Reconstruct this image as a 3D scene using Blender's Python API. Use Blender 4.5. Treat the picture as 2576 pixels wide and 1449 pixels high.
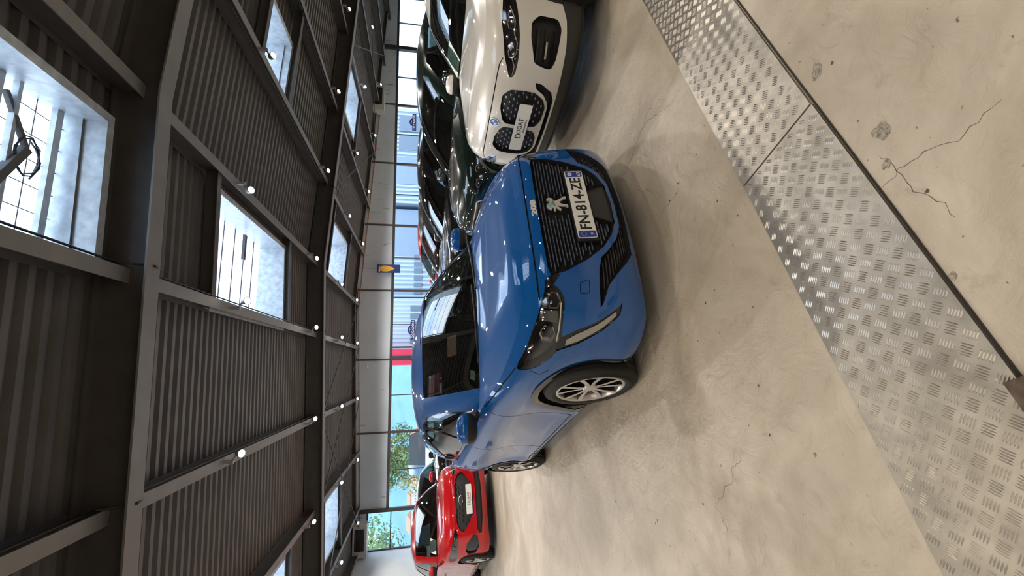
import bpy, bmesh, math, random
import numpy as np
from mathutils import Vector, Matrix, geometry
random.seed(7); rng=np.random.default_rng(7)
for o in list(bpy.data.objects): bpy.data.objects.remove(o)
SC=bpy.context.scene; COL=SC.collection
PI=math.pi

# ---------------------------------------------------------------- camera, world, exposure
EYE=1.375; PSI=math.radians(10.3); PITCH=-.2; ROLL=.010; FPX=1100.
fw=Vector((math.sin(PSI)*math.cos(PITCH),math.cos(PSI)*math.cos(PITCH),math.sin(PITCH)))
ri=Vector((math.cos(PSI),-math.sin(PSI),0)); up=ri.cross(fw)
r2=ri*math.cos(ROLL)+up*math.sin(ROLL); u2=-ri*math.sin(ROLL)+up*math.cos(ROLL)
cx=-u2; cy=r2; cz=-fw                      # the phone was held upright, the picture is stored lying on its side
cam_d=bpy.data.cameras.new('camera'); cam=bpy.data.objects.new('camera',cam_d); COL.objects.link(cam)
cam.matrix_world=Matrix(((cx.x,cy.x,cz.x,0),(cx.y,cy.y,cz.y,0),(cx.z,cy.z,cz.z,EYE),(0,0,0,1)))
cam_d.sensor_fit='HORIZONTAL'; cam_d.sensor_width=36; cam_d.lens=36*FPX/2576; cam_d.clip_start=.05; cam_d.clip_end=2000
SC.camera=cam
W=bpy.data.worlds.new('world'); SC.world=W; W.use_nodes=True
nt=W.node_tree; bg=nt.nodes['Background']
SKY_STRENGTH=4.6
tcn=nt.nodes.new('ShaderNodeTexCoord'); noi=nt.nodes.new('ShaderNodeTexNoise'); noi.inputs['Scale'].default_value=2.2; noi.inputs['Detail'].default_value=5
rmp=nt.nodes.new('ShaderNodeValToRGB'); rmp.color_ramp.elements[0].position=.42; rmp.color_ramp.elements[0].color=(.42,.62,.95,1)
rmp.color_ramp.elements[1].position=.60; rmp.color_ramp.elements[1].color=(.92,.96,1,1)
nt.links.new(tcn.outputs['Generated'],noi.inputs['Vector']); nt.links.new(noi.outputs['Fac'],rmp.inputs['Fac']); nt.links.new(rmp.outputs['Color'],bg.inputs['Color'])
bg.inputs['Strength'].default_value=SKY_STRENGTH
SC.view_settings.view_transform='Standard'; SC.view_settings.look='None'; SC.view_settings.gamma=1; SC.view_settings.use_curve_mapping=False
SC.view_settings.exposure=0.0
LAMP_W=70.; LAMP_COL=(1.,.86,.68)

# ---------------------------------------------------------------- materials
MATS={}
def mat(name,col,rough=.5,metal=0.,coat=0.,spec=.5,noise=0.,nscale=20.,bump=0.,bscale=40.,emit=None,trans=0.,detail=4.,coat_rough=.03):
    if name in MATS: return MATS[name]
    m=bpy.data.materials.new(name); m.use_nodes=True; n=m.node_tree; b=n.nodes['Principled BSDF']
    b.inputs['Base Color'].default_value=(*col,1); b.inputs['Roughness'].default_value=rough; b.inputs['Metallic'].default_value=metal
    b.inputs['Coat Weight'].default_value=coat; b.inputs['Coat Roughness'].default_value=coat_rough; b.inputs['Specular IOR Level'].default_value=spec
    if trans: b.inputs['Transmission Weight'].default_value=trans
    tc=n.nodes.new('ShaderNodeTexCoord')
    nz=n.nodes.new('ShaderNodeTexNoise'); nz.inputs['Scale'].default_value=nscale; nz.inputs['Detail'].default_value=detail
    n.links.new(tc.outputs['Object'],nz.inputs['Vector'])
    r=n.nodes.new('ShaderNodeValToRGB'); k=max(noise,.02)
    r.color_ramp.elements[0].position=.3; r.color_ramp.elements[1].position=.7
    r.color_ramp.elements[0].color=(*[c*(1-k) for c in col],1); r.color_ramp.elements[1].color=(*[min(1,c*(1+k)) for c in col],1)
    n.links.new(nz.outputs['Fac'],r.inputs['Fac']); n.links.new(r.outputs['Color'],b.inputs['Base Color'])
    if bump:
        nb=n.nodes.new('ShaderNodeTexNoise'); nb.inputs['Scale'].default_value=bscale; nb.inputs['Detail'].default_value=3
        n.links.new(tc.outputs['Object'],nb.inputs['Vector'])
        bp=n.nodes.new('ShaderNodeBump'); bp.inputs['Strength'].default_value=bump; bp.inputs['Distance'].default_value=.01
        n.links.new(nb.outputs['Fac'],bp.inputs['Height']); n.links.new(bp.outputs['Normal'],b.inputs['Normal'])
    if emit:
        b.inputs['Emission Color'].default_value=(*emit[0],1); b.inputs['Emission Strength'].default_value=emit[1]
    MATS[name]=m; return m
def glassmat(name,tint,refl=.08,rough=.0):
    # thin glazing: tinted see-through with a Fresnel reflection
    if name in MATS: return MATS[name]
    m=bpy.data.materials.new(name); m.use_nodes=True; n=m.node_tree; n.nodes.clear()
    out=n.nodes.new('ShaderNodeOutputMaterial'); mx=n.nodes.new('ShaderNodeMixShader'); t=n.nodes.new('ShaderNodeBsdfTransparent'); g=n.nodes.new('ShaderNodeBsdfGlossy')
    t.inputs['Color'].default_value=(*tint,1); g.inputs['Roughness'].default_value=rough; g.inputs['Color'].default_value=(1,1,1,1)
    f=n.nodes.new('ShaderNodeFresnel'); f.inputs['IOR'].default_value=1.6
    tc=n.nodes.new('ShaderNodeTexCoord'); nz=n.nodes.new('ShaderNodeTexNoise'); nz.inputs['Scale'].default_value=1.5
    bp=n.nodes.new('ShaderNodeBump'); bp.inputs['Strength'].default_value=.02; bp.inputs['Distance'].default_value=.01
    n.links.new(tc.outputs['Object'],nz.inputs['Vector']); n.links.new(nz.outputs['Fac'],bp.inputs['Height']); n.links.new(bp.outputs['Normal'],g.inputs['Normal'])
    ad=n.nodes.new('ShaderNodeMath'); ad.operation='ADD'; ad.inputs[1].default_value=refl; ad.use_clamp=True
    ge=n.nodes.new('ShaderNodeNewGeometry'); iv=n.nodes.new('ShaderNodeMath'); iv.operation='SUBTRACT'; iv.inputs[0].default_value=1.; n.links.new(ge.outputs['Backfacing'],iv.inputs[1])
    mu=n.nodes.new('ShaderNodeMath'); mu.operation='MULTIPLY'; n.links.new(ad.outputs[0],mu.inputs[0]); n.links.new(iv.outputs[0],mu.inputs[1])
    n.links.new(f.outputs['Fac'],ad.inputs[0]); n.links.new(mu.outputs[0],mx.inputs['Fac'])
    n.links.new(t.outputs[0],mx.inputs[1]); n.links.new(g.outputs[0],mx.inputs[2]); n.links.new(mx.outputs[0],out.inputs['Surface'])
    MATS[name]=m; return m
def paint(name,col,metal=.35,rough=.35):
    m=mat(name,col,rough=rough,metal=metal*.3,coat=1.,noise=.05,nscale=900,coat_rough=.01,spec=.05); m.node_tree.nodes['Principled BSDF'].inputs['Coat IOR'].default_value=1.72; return m
M_STEEL=mat('painted_dark_steel',(.085,.078,.074),rough=.55,noise=.12,nscale=6)
M_BEAM_LIT=mat('lit_beam_underside',(.20,.193,.187),rough=.5,noise=.08,nscale=5)  # light on the flange undersides painted in as a lighter grey
M_DECK=mat('dark_roof_deck',(.112,.106,.102),rough=.5,noise=.15,nscale=3)
M_GALV=mat('galvanised_sheet',(.48,.52,.55),rough=.42,metal=.3,noise=.2,nscale=14)
M_BLACK=mat('black_plastic',(.012,.012,.013),rough=.45)
M_GBLACK=mat('gloss_black',(.006,.006,.007),rough=.12,coat=.6)
M_DARK=mat('dark_void',(.004,.004,.004),rough=.9)
M_RUBBER=mat('tyre_rubber',(.018,.018,.018),rough=.75,noise=.2,nscale=60,bump=.15,bscale=150)
M_CHROME=mat('chrome',(.8,.8,.8),rough=.12,metal=1.)
M_ALLOY=mat('machined_alloy',(.62,.61,.6),rough=.3,metal=.75)
M_SATIN=mat('satin_silver',(.42,.41,.39),rough=.35,metal=.6)
M_SEAM=mat('panel_gap_black',(.003,.003,.003),rough=.8)
M_LENS=glassmat('clear_lens',(.9,.9,.9),.03)
M_GLASS=glassmat('tinted_car_glass',(.30,.36,.34),.07)
M_PANE=glassmat('window_glass',(.93,.97,.97),.0)
M_SKYG=glassmat('skylight_glazing',(.93,.97,1.),.0)
M_WHITEP=mat('plate_white',(.78,.78,.75),rough=.35)
M_PLBLUE=mat('plate_blue',(.02,.05,.32),rough=.35)
M_INK=mat('plate_black_ink',(.01,.01,.01),rough=.4)
M_PAPER=mat('price_sheet_paper',(.62,.74,.68),rough=.6,noise=.06,nscale=120)
M_TRIMDK=mat('dark_upholstery',(.02,.02,.021),rough=.7,noise=.2,nscale=80)

# ---------------------------------------------------------------- object helpers
def link(o,parent=None):
    COL.objects.link(o)
    if parent: o.parent=parent
    return o
def meshobj(name,verts,faces,m,parent=None,smooth=False,mi=None):
    me=bpy.data.meshes.new(name); me.from_pydata([tuple(v) for v in verts],[],[tuple(f) for f in faces])
    for q in (m if isinstance(m,(list,tuple)) else [m]): me.materials.append(q)
    if mi is not None: me.polygons.foreach_set('material_index',mi)
    if smooth: me.polygons.foreach_set('use_smooth',[True]*len(me.polygons))
    me.update(); return link(bpy.data.objects.new(name,me),parent)
def empty(name,loc=(0,0,0),rz=0,label=None,cat=None,group=None):
    o=bpy.data.objects.new(name,None); COL.objects.link(o); o.location=loc; o.rotation_euler=(0,0,rz); o.empty_display_size=.2
    tag(o,label,cat,group); return o
def tag(o,label=None,cat=None,group=None,kind=None):
    if label: o['label']=label
    if cat: o['category']=cat
    if group: o['group']=group
    if kind: o['kind']=kind
    return o
class MB:
    def __init__(s): s.v=[];s.f=[];s.m=[]
    def box(s,x0,x1,y0,y1,z0,z1,mi=0):
        n=len(s.v); s.v+=[(x,y,z) for z in (z0,z1) for y in (y0,y1) for x in (x0,x1)]
        s.f+=[tuple(n+i for i in q) for q in ((0,2,3,1),(4,5,7,6),(0,1,5,4),(2,6,7,3),(0,4,6,2),(1,3,7,5))]; s.m+=[mi]*6
    def obox(s,c,ax,ay,az,mi=0):
        c=Vector(c);n=len(s.v)
        for k in (-1,1):
            for j in (-1,1):
                for i in (-1,1): s.v.append(tuple(c+Vector(ax)*i+Vector(ay)*j+Vector(az)*k))
        s.f+=[tuple(n+i for i in q) for q in ((0,2,3,1),(4,5,7,6),(0,1,5,4),(2,6,7,3),(0,4,6,2),(1,3,7,5))]; s.m+=[mi]*6
    def bar(s,a,b,w,h,upv=(0,0,1),mi=0):
        a=Vector(a);b=Vector(b);d=(b-a)*.5;u=Vector(upv)
        sx=d.cross(u)
        if sx.length<1e-6: sx=d.cross(Vector((1,0,0)))
        sx.normalize(); uu=sx.cross(d).normalized()
        s.obox((a+b)*.5,d,sx*w/2,uu*h/2,mi)
    def tube(s,pts,r,n=8,mi=0,cap=True):
        pts=[Vector(p) for p in pts]; base=len(s.v)
        ref=Vector((0,0,1))
        for i,p in enumerate(pts):
            t=(pts[min(i+1,len(pts)-1)]-pts[max(i-1,0)]).normalized()
            a=t.cross(ref); 
            if a.length<.05: a=t.cross(Vector((1,0,0)))
            a.normalize(); b=t.cross(a)
            rr=r[i] if isinstance(r,(list,tuple)) else r
            for k in range(n):
                an=2*PI*k/n; s.v.append(tuple(p+a*math.cos(an)*rr+b*math.sin(an)*rr))
        for i in range(len(pts)-1):
            for k in range(n):
                q=base+i*n; s.f.append((q+k,q+(k+1)%n,q+n+(k+1)%n,q+n+k)); s.m.append(mi)
        if cap:
            s.f.append(tuple(base+k for k in range(n))[::-1]); s.m.append(mi)
            q=base+(len(pts)-1)*n; s.f.append(tuple(q+k for k in range(n))); s.m.append(mi)
    def lathe(s,prof,n=32,axis='x',mi=0,c=(0,0,0),a0=0,a1=2*PI):
        base=len(s.v); full=abs(a1-a0-2*PI)<1e-6; nn=n if full else n+1
        for (h,r) in prof:
            for k in range(nn):
                an=a0+(a1-a0)*k/n; co,si=math.cos(an)*r,math.sin(an)*r
                p={'x':(h,co,si),'y':(co,h,si),'z':(co,si,h)}[axis]
                s.v.append((p[0]+c[0],p[1]+c[1],p[2]+c[2]))
        for i in range(len(prof)-1):
            for k in range(n):
                k2=(k+1)%nn; q=base+i*nn; s.f.append((q+k,q+k2,q+nn+k2,q+nn+k)); s.m.append(mi)
    def build(s,name,m,parent=None,smooth=False): return meshobj(name,s.v,s.f,m,parent,smooth,s.m)
def bx(name,x0,x1,y0,y1,z0,z1,m,parent=None):
    b=MB(); b.box(x0,x1,y0,y1,z0,z1); return b.build(name,m,parent)
_fc={}
def text_mesh(body,size,depth=.001,bold=0.):
    k=(body,size,depth,bold)
    if k in _fc: return _fc[k]
    cu=bpy.data.curves.new('t','FONT'); cu.body=body; cu.size=size; cu.extrude=depth; cu.offset=bold; cu.align_x='CENTER'; cu.align_y='CENTER'; cu.resolution_u=3
    o=bpy.data.objects.new('t',cu); COL.objects.link(o)
    dg=bpy.context.evaluated_depsgraph_get(); me=bpy.data.meshes.new_from_object(o.evaluated_get(dg)); bpy.data.objects.remove(o)
    co=np.empty(len(me.vertices)*3,np.float32); me.vertices.foreach_get('co',co); co=co.reshape(-1,3)
    mn,mx=co.min(0),co.max(0); co[:,:2]-=(mn[:2]+mx[:2])/2; me.vertices.foreach_set('co',co.ravel())
    _fc[k]=(me,mx-mn); return _fc[k]
def text(name,body,size,m,parent,M,sx=1.,depth=.001,bold=0.,width=None,height=None):
    me,d=text_mesh(body,size,depth,bold); me=me.copy(); me.materials.clear(); me.materials.append(m)
    fx=width/d[0] if width else sx; fy=height/d[1] if height else 1
    o=link(bpy.data.objects.new(name,me),parent); o.matrix_local=M@Matrix.Diagonal((fx,fy,1,1)); return o
def frame(o,x,y,z):   # matrix with columns x,y,z and origin o
    return Matrix(((x[0],y[0],z[0],o[0]),(x[1],y[1],z[1],o[1]),(x[2],y[2],z[2],o[2]),(0,0,0,1)))
def flatpoly(name,pts,m,parent,M,th=.002):
    n=len(pts); v=[M@Vector((p[0],p[1],0)) for p in pts]+[M@Vector((p[0],p[1],th)) for p in pts]
    f=[tuple(range(n))[::-1],tuple(range(n,2*n))]+[(i,(i+1)%n,(i+1)%n+n,i+n) for i in range(n)]
    return meshobj(name,v,f,m,parent)
def rrect(w,h,r,n=4):
    p=[]
    for cxx,cyy,a in ((w/2-r,h/2-r,0),(-w/2+r,h/2-r,90),(-w/2+r,-h/2+r,180),(w/2-r,-h/2+r,270)):
        for k in range(n+1):
            an=math.radians(a+90*k/n); p.append((cxx+r*math.cos(an),cyy+r*math.sin(an)))
    return p
def circ(r,n=20,cx=0,cy=0): return [(cx+r*math.cos(2*PI*k/n),cy+r*math.sin(2*PI*k/n)) for k in range(n)]

# ---------------------------------------------------------------- building shell
RX=2.45; DY=17.6; XL=-6.35; XR=19.5; YF=-6.0
def zr(x): return 3.625-(.038*(RX-x) if x<RX else .07*(x-RX))
def zd(x): return zr(x)+.38
# floor
def floor_mat():
    m=bpy.data.materials.new('beige_painted_concrete'); m.use_nodes=True; n=m.node_tree; b=n.nodes['Principled BSDF']; L=n.links.new
    tc=n.nodes.new('ShaderNodeTexCoord')
    def nz(sc,det=6,rou=.6,dist=0.):
        q=n.nodes.new('ShaderNodeTexNoise'); q.inputs['Scale'].default_value=sc; q.inputs['Detail'].default_value=det; q.inputs['Roughness'].default_value=rou; q.inputs['Distortion'].default_value=dist
        L(tc.outputs['Object'],q.inputs['Vector']); return q
    def rp(a,b_,c0,c1,src):
        r=n.nodes.new('ShaderNodeValToRGB'); r.color_ramp.elements[0].position=a; r.color_ramp.elements[1].position=b_; r.color_ramp.elements[0].color=c0; r.color_ramp.elements[1].color=c1
        L(src,r.inputs['Fac']); return r
    a=rp(.40,.62,(.44,.375,.285,1),(.62,.545,.435,1),nz(1.1,8,.62,.6).outputs['Fac'])
    s=rp(.28,.42,(.62,.57,.5,1),(1,1,1,1),nz(9,8,.7,.3).outputs['Fac'])
    mu=n.nodes.new('ShaderNodeMixRGB'); mu.blend_type='MULTIPLY'; mu.inputs['Fac'].default_value=.6; L(a.outputs[0],mu.inputs[1]); L(s.outputs[0],mu.inputs[2])
    sp=rp(.24,.29,(.12,.1,.08,1),(1,1,1,1),nz(34,2,.5).outputs['Fac'])
    m2=n.nodes.new('ShaderNodeMixRGB'); m2.blend_type='MULTIPLY'; m2.inputs['Fac'].default_value=.8; L(mu.outputs[0],m2.inputs[1]); L(sp.outputs[0],m2.inputs[2])
    L(m2.outputs[0],b.inputs['Base Color'])
    rr=n.nodes.new('ShaderNodeMapRange'); rr.inputs['To Min'].default_value=.22; rr.inputs['To Max'].default_value=.5; L(nz(2.6,6,.65,.8).outputs['Fac'],rr.inputs['Value']); L(rr.outputs[0],b.inputs['Roughness'])
    bp=n.nodes.new('ShaderNodeBump'); bp.inputs['Strength'].default_value=.75; bp.inputs['Distance'].default_value=.02
    L(nz(9,10,.58,.8).outputs['Fac'],bp.inputs['Height']); L(bp.outputs['Normal'],b.inputs['Normal'])
    return m
M_FLOOR=floor_mat()
fl=bx('floor',XL-.2,XR+.2,YF-.2,DY+.1,-.12,0,M_FLOOR); tag(fl,kind='structure')
# cracks and chips, thin real relief pieces lying in the floor surface
M_CRACK=mat('crack_dark',(.10,.08,.062),rough=.9,noise=.4,nscale=60)
def crack(p,q,n=18,w=.003,amp=.02):
    b=MB(); p=Vector((*p,.0006));q=Vector((*q,.0006)); d=(q-p); s=Vector((-d.y,d.x,0)).normalized(); prev=None; off=0
    P=[]
    for i in range(n+1):
        off+=random.uniform(-amp,amp); off*=.8
        P.append(p+d*i/n+s*off)
    V=[];F=[]
    for i,c in enumerate(P):
        ww=w*random.uniform(.4,1.1)*(1-.7*abs(i/n-.5)*2)
        V+=[c+s*ww/2,c-s*ww/2]
    for i in range(n): F.append((2*i,2*i+1,2*i+3,2*i+2))
    meshobj('floor_crack',V,F,M_CRACK,fl)
for a,b_ in (((1.434,1.995),(1.475,2.5)),((1.6,2.2),(1.2,2.85)),((.905,2.143),(1.166,2.62)),((1.0,2.0),(.78,2.3)),((-.42,1.78),(-.66,1.98)),((-.66,1.98),(-.80,1.95)),((.62,.72),(.5,1.02)),((.35,.86),(.62,.99)),((1.25,1.1),(1.6,.9)),((-1.0,1.75),(-1.25,2.1))):
    crack(a,b_)
def chip(c,r,nm='floor_chip',m=None):
    n=14; ph=random.random()*6
    V=[(c[0]+r*(1+.28*math.sin(3*t+ph)+.15*random.uniform(-1,1))*math.cos(t),c[1]+r*.8*(1+.25*math.cos(2*t+ph))*math.sin(t),.0008) for t in [2*PI*k/n for k in range(n)]]
    meshobj(nm,V,[tuple(range(n))],m or M_CHIP,fl)
M_CHIP=mat('chipped_concrete',(.36,.32,.26),rough=.95,noise=.5,nscale=90,bump=1.,bscale=120)
chip((1.01,1.159),.028);chip((.682,.989),.030);chip((.574,.99),.016);chip((.204,.883),.012);chip((.03,.70),.022)
for q in ((.283,1.918),(.905,2.143),(.97,2.05),(-.7,2.1),(.75,1.75),(-.3,1.6),(1.0,1.1),(.45,.9),(-.95,2.6)): chip(q,.006,'floor_pit',M_CRACK)
# ground outside
gr=bx('parking_ground',-90,120,DY+.1,150,-.14,-.02,mat('outdoor_asphalt',(.20,.20,.21),rough=.9,noise=.2,nscale=2)); tag(gr,kind='structure')

# skylights: x0,x1,y0,y1, gear
SKY=[(.90,2.02,2.82,3.80,1),(.80,2.22,5.75,8.45,2),(2.60,3.95,12.0,14.4,0),(7.15,8.5,11.5,13.4,0),(4.62,5.6,6.35,7.4,0),(-4.5,-3.2,11.9,13.8,0),(-4.62,-3.2,7.0,8.9,0),
     (-2.6,-1.3,-3.,-.8,0),(2.6,4.,-3.5,-.8,0)]
# ceiling deck: trapezoid ribs running across, holes at the skylights
def deck():
    xs=sorted({XL,RX,XR+.1}|{v for s in SKY for v in s[:2]}); xs2=[]
    for a,b in zip(xs,xs[1:]): xs2+=[a]
    xs=xs2+[xs[-1]]
    per=.147; prof=[(0,0),(.055,0),(.075,.045),(.127,.045)]
    V=[];F=[];y=YF; pts=[]
    while y<DY:
        for (dy,dz) in prof: pts.append((y+dy,dz))
        y+=per
    pts=[p for p in pts if p[0]<DY]+[(DY,0)]
    nx=len(xs)
    for (yy,dz) in pts:
        for x in xs: V.append((x,yy,zd(x)+dz))
    for j in range(len(pts)-1):
        ym=(pts[j][0]+pts[j+1][0])/2
        for i in range(nx-1):
            xm=(xs[i]+xs[i+1])/2
            if any(s[0]<xm<s[1] and s[2]<ym<s[3] for s in SKY): continue
            q=j*nx+i; F.append((q,q+nx,q+nx+1,q+1))
    return meshobj('ceiling',V,F,M_DECK)
ceil=deck(); tag(ceil,kind='structure')
# opaque roof skin above the deck (so daylight only enters by the skylights)
rb=MB()
for (x0,x1) in ((XL-.2,RX),(RX,XR+.2)):
    xs=sorted({x0,x1}|{v for s in SKY for v in s[:2] if x0<v<x1}); ys=sorted({YF-.2,DY+.1}|{v for s in SKY for v in s[2:4]})
    for xa,xb in zip(xs,xs[1:]):
        for ya,yb in zip(ys,ys[1:]):
            if any(s[0]<(xa+xb)/2<s[1] and s[2]<(ya+yb)/2<s[3] for s in SKY): continue
            n=len(rb.v); rb.v+=[(xa,ya,zd(xa)+.07),(xb,ya,zd(xb)+.07),(xb,yb,zd(xb)+.07),(xa,yb,zd(xa)+.07),(xa,ya,zd(xa)+.15),(xb,ya,zd(xb)+.15),(xb,yb,zd(xb)+.15),(xa,yb,zd(xa)+.15)]
            rb.f+=[(n,n+3,n+2,n+1),(n+4,n+5,n+6,n+7)]; rb.m+=[0,0]
rb.build('roof_insulation',M_STEEL,ceil)
# rafters: I sections across the hall, kinked at the ridge
def rafter(y,depth=.36,w=.19,lift=0.):
    b=MB()
    for xa,xb in ((XL,RX),(RX,XR)):
        for (ya,yb,z0,z1,mi) in ((y,y+w,0,.016,1),(y+w/2-.006,y+w/2+.006,.016,depth-.016,0),(y,y+w,depth-.016,depth,0)):
            n=len(b.v)
            for x in (xa,xb):
                for yy in (ya,yb):
                    for zz in (z0,z1): b.v.append((x,yy,zr(x)+zz+lift))
            b.f+=[tuple(n+i for i in q) for q in ((0,2,3,1),(4,5,7,6),(0,1,5,4),(2,6,7,3),(0,4,6,2),(1,3,7,5))]; b.m+=[mi]*6
    return b.build('rafter',[M_STEEL,M_BEAM_LIT],ceil)
RAFT=[-2.6,3.95,10.5]
for y in RAFT: rafter(y)
rafter(17.15,.12,.12,.25)
PUR=[-6.2,-4.85,-2.95,-1.03,.80,2.45,4.45,6.4,8.6,10.7,12.9,15.2,17.4]
YB=[YF]+RAFT+[DY]
for px in PUR:
    for k in range(len(YB)-1):
        y0=YB[k]+(.10 if k else 0); y1=YB[k+1]+.085
        zb=zr(px)+.16; zt=zd(px)-.002
        b=MB(); b.box(px-.06,px+.06,y0,y1,zb,zb+.010,1); b.box(px-.005,px+.005,y0,y1,zb+.010,zt-.008); b.box(px-.06,px+.06,y0,y1,zt-.008,zt)
        b.build('purlin',[M_STEEL,M_BEAM_LIT],ceil)
# thin services: cable trays along some purlins
for px,dx in ((-1.03,.075),(.80,.09),(4.45,-.09),(6.4,-.09)):
    for k in (1,2):
        y0=YB[k]+.2;y1=YB[k+1]-.02
        b=MB(); b.tube([(px+dx,y0,zr(px)+.2),(px+dx,(y0+y1)/2,zr(px)+.19),(px+dx,y1,zr(px)+.2),(px+dx,y1+.12,zr(px)-.01),(px+dx,y1+.24,zr(px)+.02)],.009,6)
        b.build('ceiling_cable',M_BLACK,ceil)
# flat bracing rods in the last bay
for (a,b_) in (((-5.4,11.0),(-1.1,17.0)),((-1.1,11.0),(-5.4,17.0)),((-1.0,11.0),(2.4,17.0)),((-2.9,11),(.8,17)),((8.6,11.),(12.9,17)),((12.9,11.),(8.6,17.)),((4.45,11.),(8.6,17.))):
    b=MB(); b.tube([(a[0],a[1],zr(a[0])+.12),(b_[0],b_[1],zr(b_[0])+.12)],.014,6); b.build('bracing_rod',M_STEEL,ceil)
# skylight upstands
for i,(x0,x1,y0,y1,g) in enumerate(SKY):
    zl=[zd(x0)-.10,zd(x1)-.10]; zt=max(zd(x0),zd(x1))+(.20 if g==1 else .30); t=.03
    b=MB()
    def wall4(xa,ya,xb,yb):   # vertical curb wall from sloped lip to level top
        za=zd(xa)-.10; zb=zd(xb)-.10; d=Vector((xb-xa,yb-ya,0)).normalized(); s=Vector((d.y,-d.x,0))*t
        n=len(b.v)
        for (x,y,z) in ((xa,ya,za),(xb,yb,zb)):
            for o in (Vector((0,0,0)),s):
                b.v.append((x+o.x,y+o.y,z)); b.v.append((x+o.x,y+o.y,zt))
        b.f+=[tuple(n+i for i in q) for q in ((0,1,5,4),(2,6,7,3),(0,4,6,2),(1,3,7,5),(0,2,3,1),(4,5,7,6))]; b.m+=[0]*6
    wall4(x0,y0,x1,y0);wall4(x1,y0,x1,y1);wall4(x1,y1,x0,y1);wall4(x0,y1,x0,y0)
    f=b.build('skylight_curb',M_GALV,ceil)
    # flat lip below, turned outward
    b=MB(); l=.075
    for (xa,xb,ya,yb) in ((x0-l,x1+l,y0-l,y0),(x0-l,x1+l,y1,y1+l),(x0-l,x0,y0,y1),(x1,x1+l,y0,y1)):
        n=len(b.v)
        for x in (xa,xb):
            for y in (ya,yb):
                for z in (-.112,-.10): b.v.append((x,y,zd(x)+z))
        b.f+=[tuple(n+k for k in q) for q in ((0,2,3,1),(4,5,7,6),(0,1,5,4),(2,6,7,3),(0,4,6,2),(1,3,7,5))]; b.m+=[0]*6
    b.build('skylight_lip',M_GALV,f)
    bx('skylight_glass',x0-.02,x1+.02,y0-.02,y1+.02,zt,zt+.012,M_SKYG,f)
    if g==2:
        for k in range(1,7):
            yy=y0+(y1-y0)*k/7; b=MB(); b.tube([(x0,yy,zt-.03),(x1,yy,zt-.03)],.008,6); b.build('glazing_bar',M_STEEL,f)
        b=MB(); b.box(1.75,2.15,7.35,7.42,zt-.16,zt-.12); b.build('crank_handle',M_STEEL,f)
    if g==1:
        for k in range(6):
            yy=y0+.1+(y1-y0-.2)*k/5; b=MB(); b.tube([(x0,yy,zt-.02),(x1,yy,zt-.02)],.0035,5); b.build('wire_grid',M_STEEL,f)
        for k in range(6):
            xx=x0+.1+(x1-x0-.2)*k/5; b=MB(); b.tube([(xx,y0,zt-.02),(xx,y1,zt-.02)],.0035,5); b.build('wire_grid',M_STEEL,f)
        b=MB(); b.box(x0,x1,y0+.36,y0+.42,zt-.06,zt-.02); b.box(x0,x1,y0+.50,y0+.53,zt-.08,zt-.04); b.box(x0,x1,y0+.84,y0+.90,zt-.07,zt-.03); b.build('vent_rail',M_GALV,f)
        b=MB(); b.bar((x0+.15,y0+.34,zt-.05),(x1-.45,y0+.60,zt-.10),.055,.05); b.bar((x1-.45,y0+.60,zt-.1),(x1-.1,y0+.46,zt-.04),.03,.03); b.build('vent_lever',M_STEEL,f)
        b=MB(); b.tube([(x1-.5+.12*math.cos(t*.8)*(1+.02*t),y0+.62+.10*math.sin(t*.8),zt-.10+.01*math.sin(t*2)) for t in range(20)],.006,5); b.build('vent_cable',M_BLACK,f)
    # trimmer beams closing the bay between the purlins
    lo=max([p for p in PUR if p<=x0+.1]); hi=min([p for p in PUR if p>=x1-.1])
    for yy in (y0-.16,y1+.10):
        if any(abs(yy-r-.095)<.30 for r in RAFT): continue
        b=MB(); n=len(b.v)
        for (z0,z1,w) in ((0.0,.012,.05),(.012,.15,.006)):
            n=len(b.v)
            for x in (lo,hi):
                for y in (yy-w,yy+w):
                    for z in (z0,z1): b.v.append((x,y,zd(x)-.19+z))
            b.f+=[tuple(n+k for k in q) for q in ((0,2,3,1),(4,5,7,6),(0,1,5,4),(2,6,7,3),(0,4,6,2),(1,3,7,5))]; b.m+=[0]*6
        b.build('trimmer_beam',M_STEEL,ceil)

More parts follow.
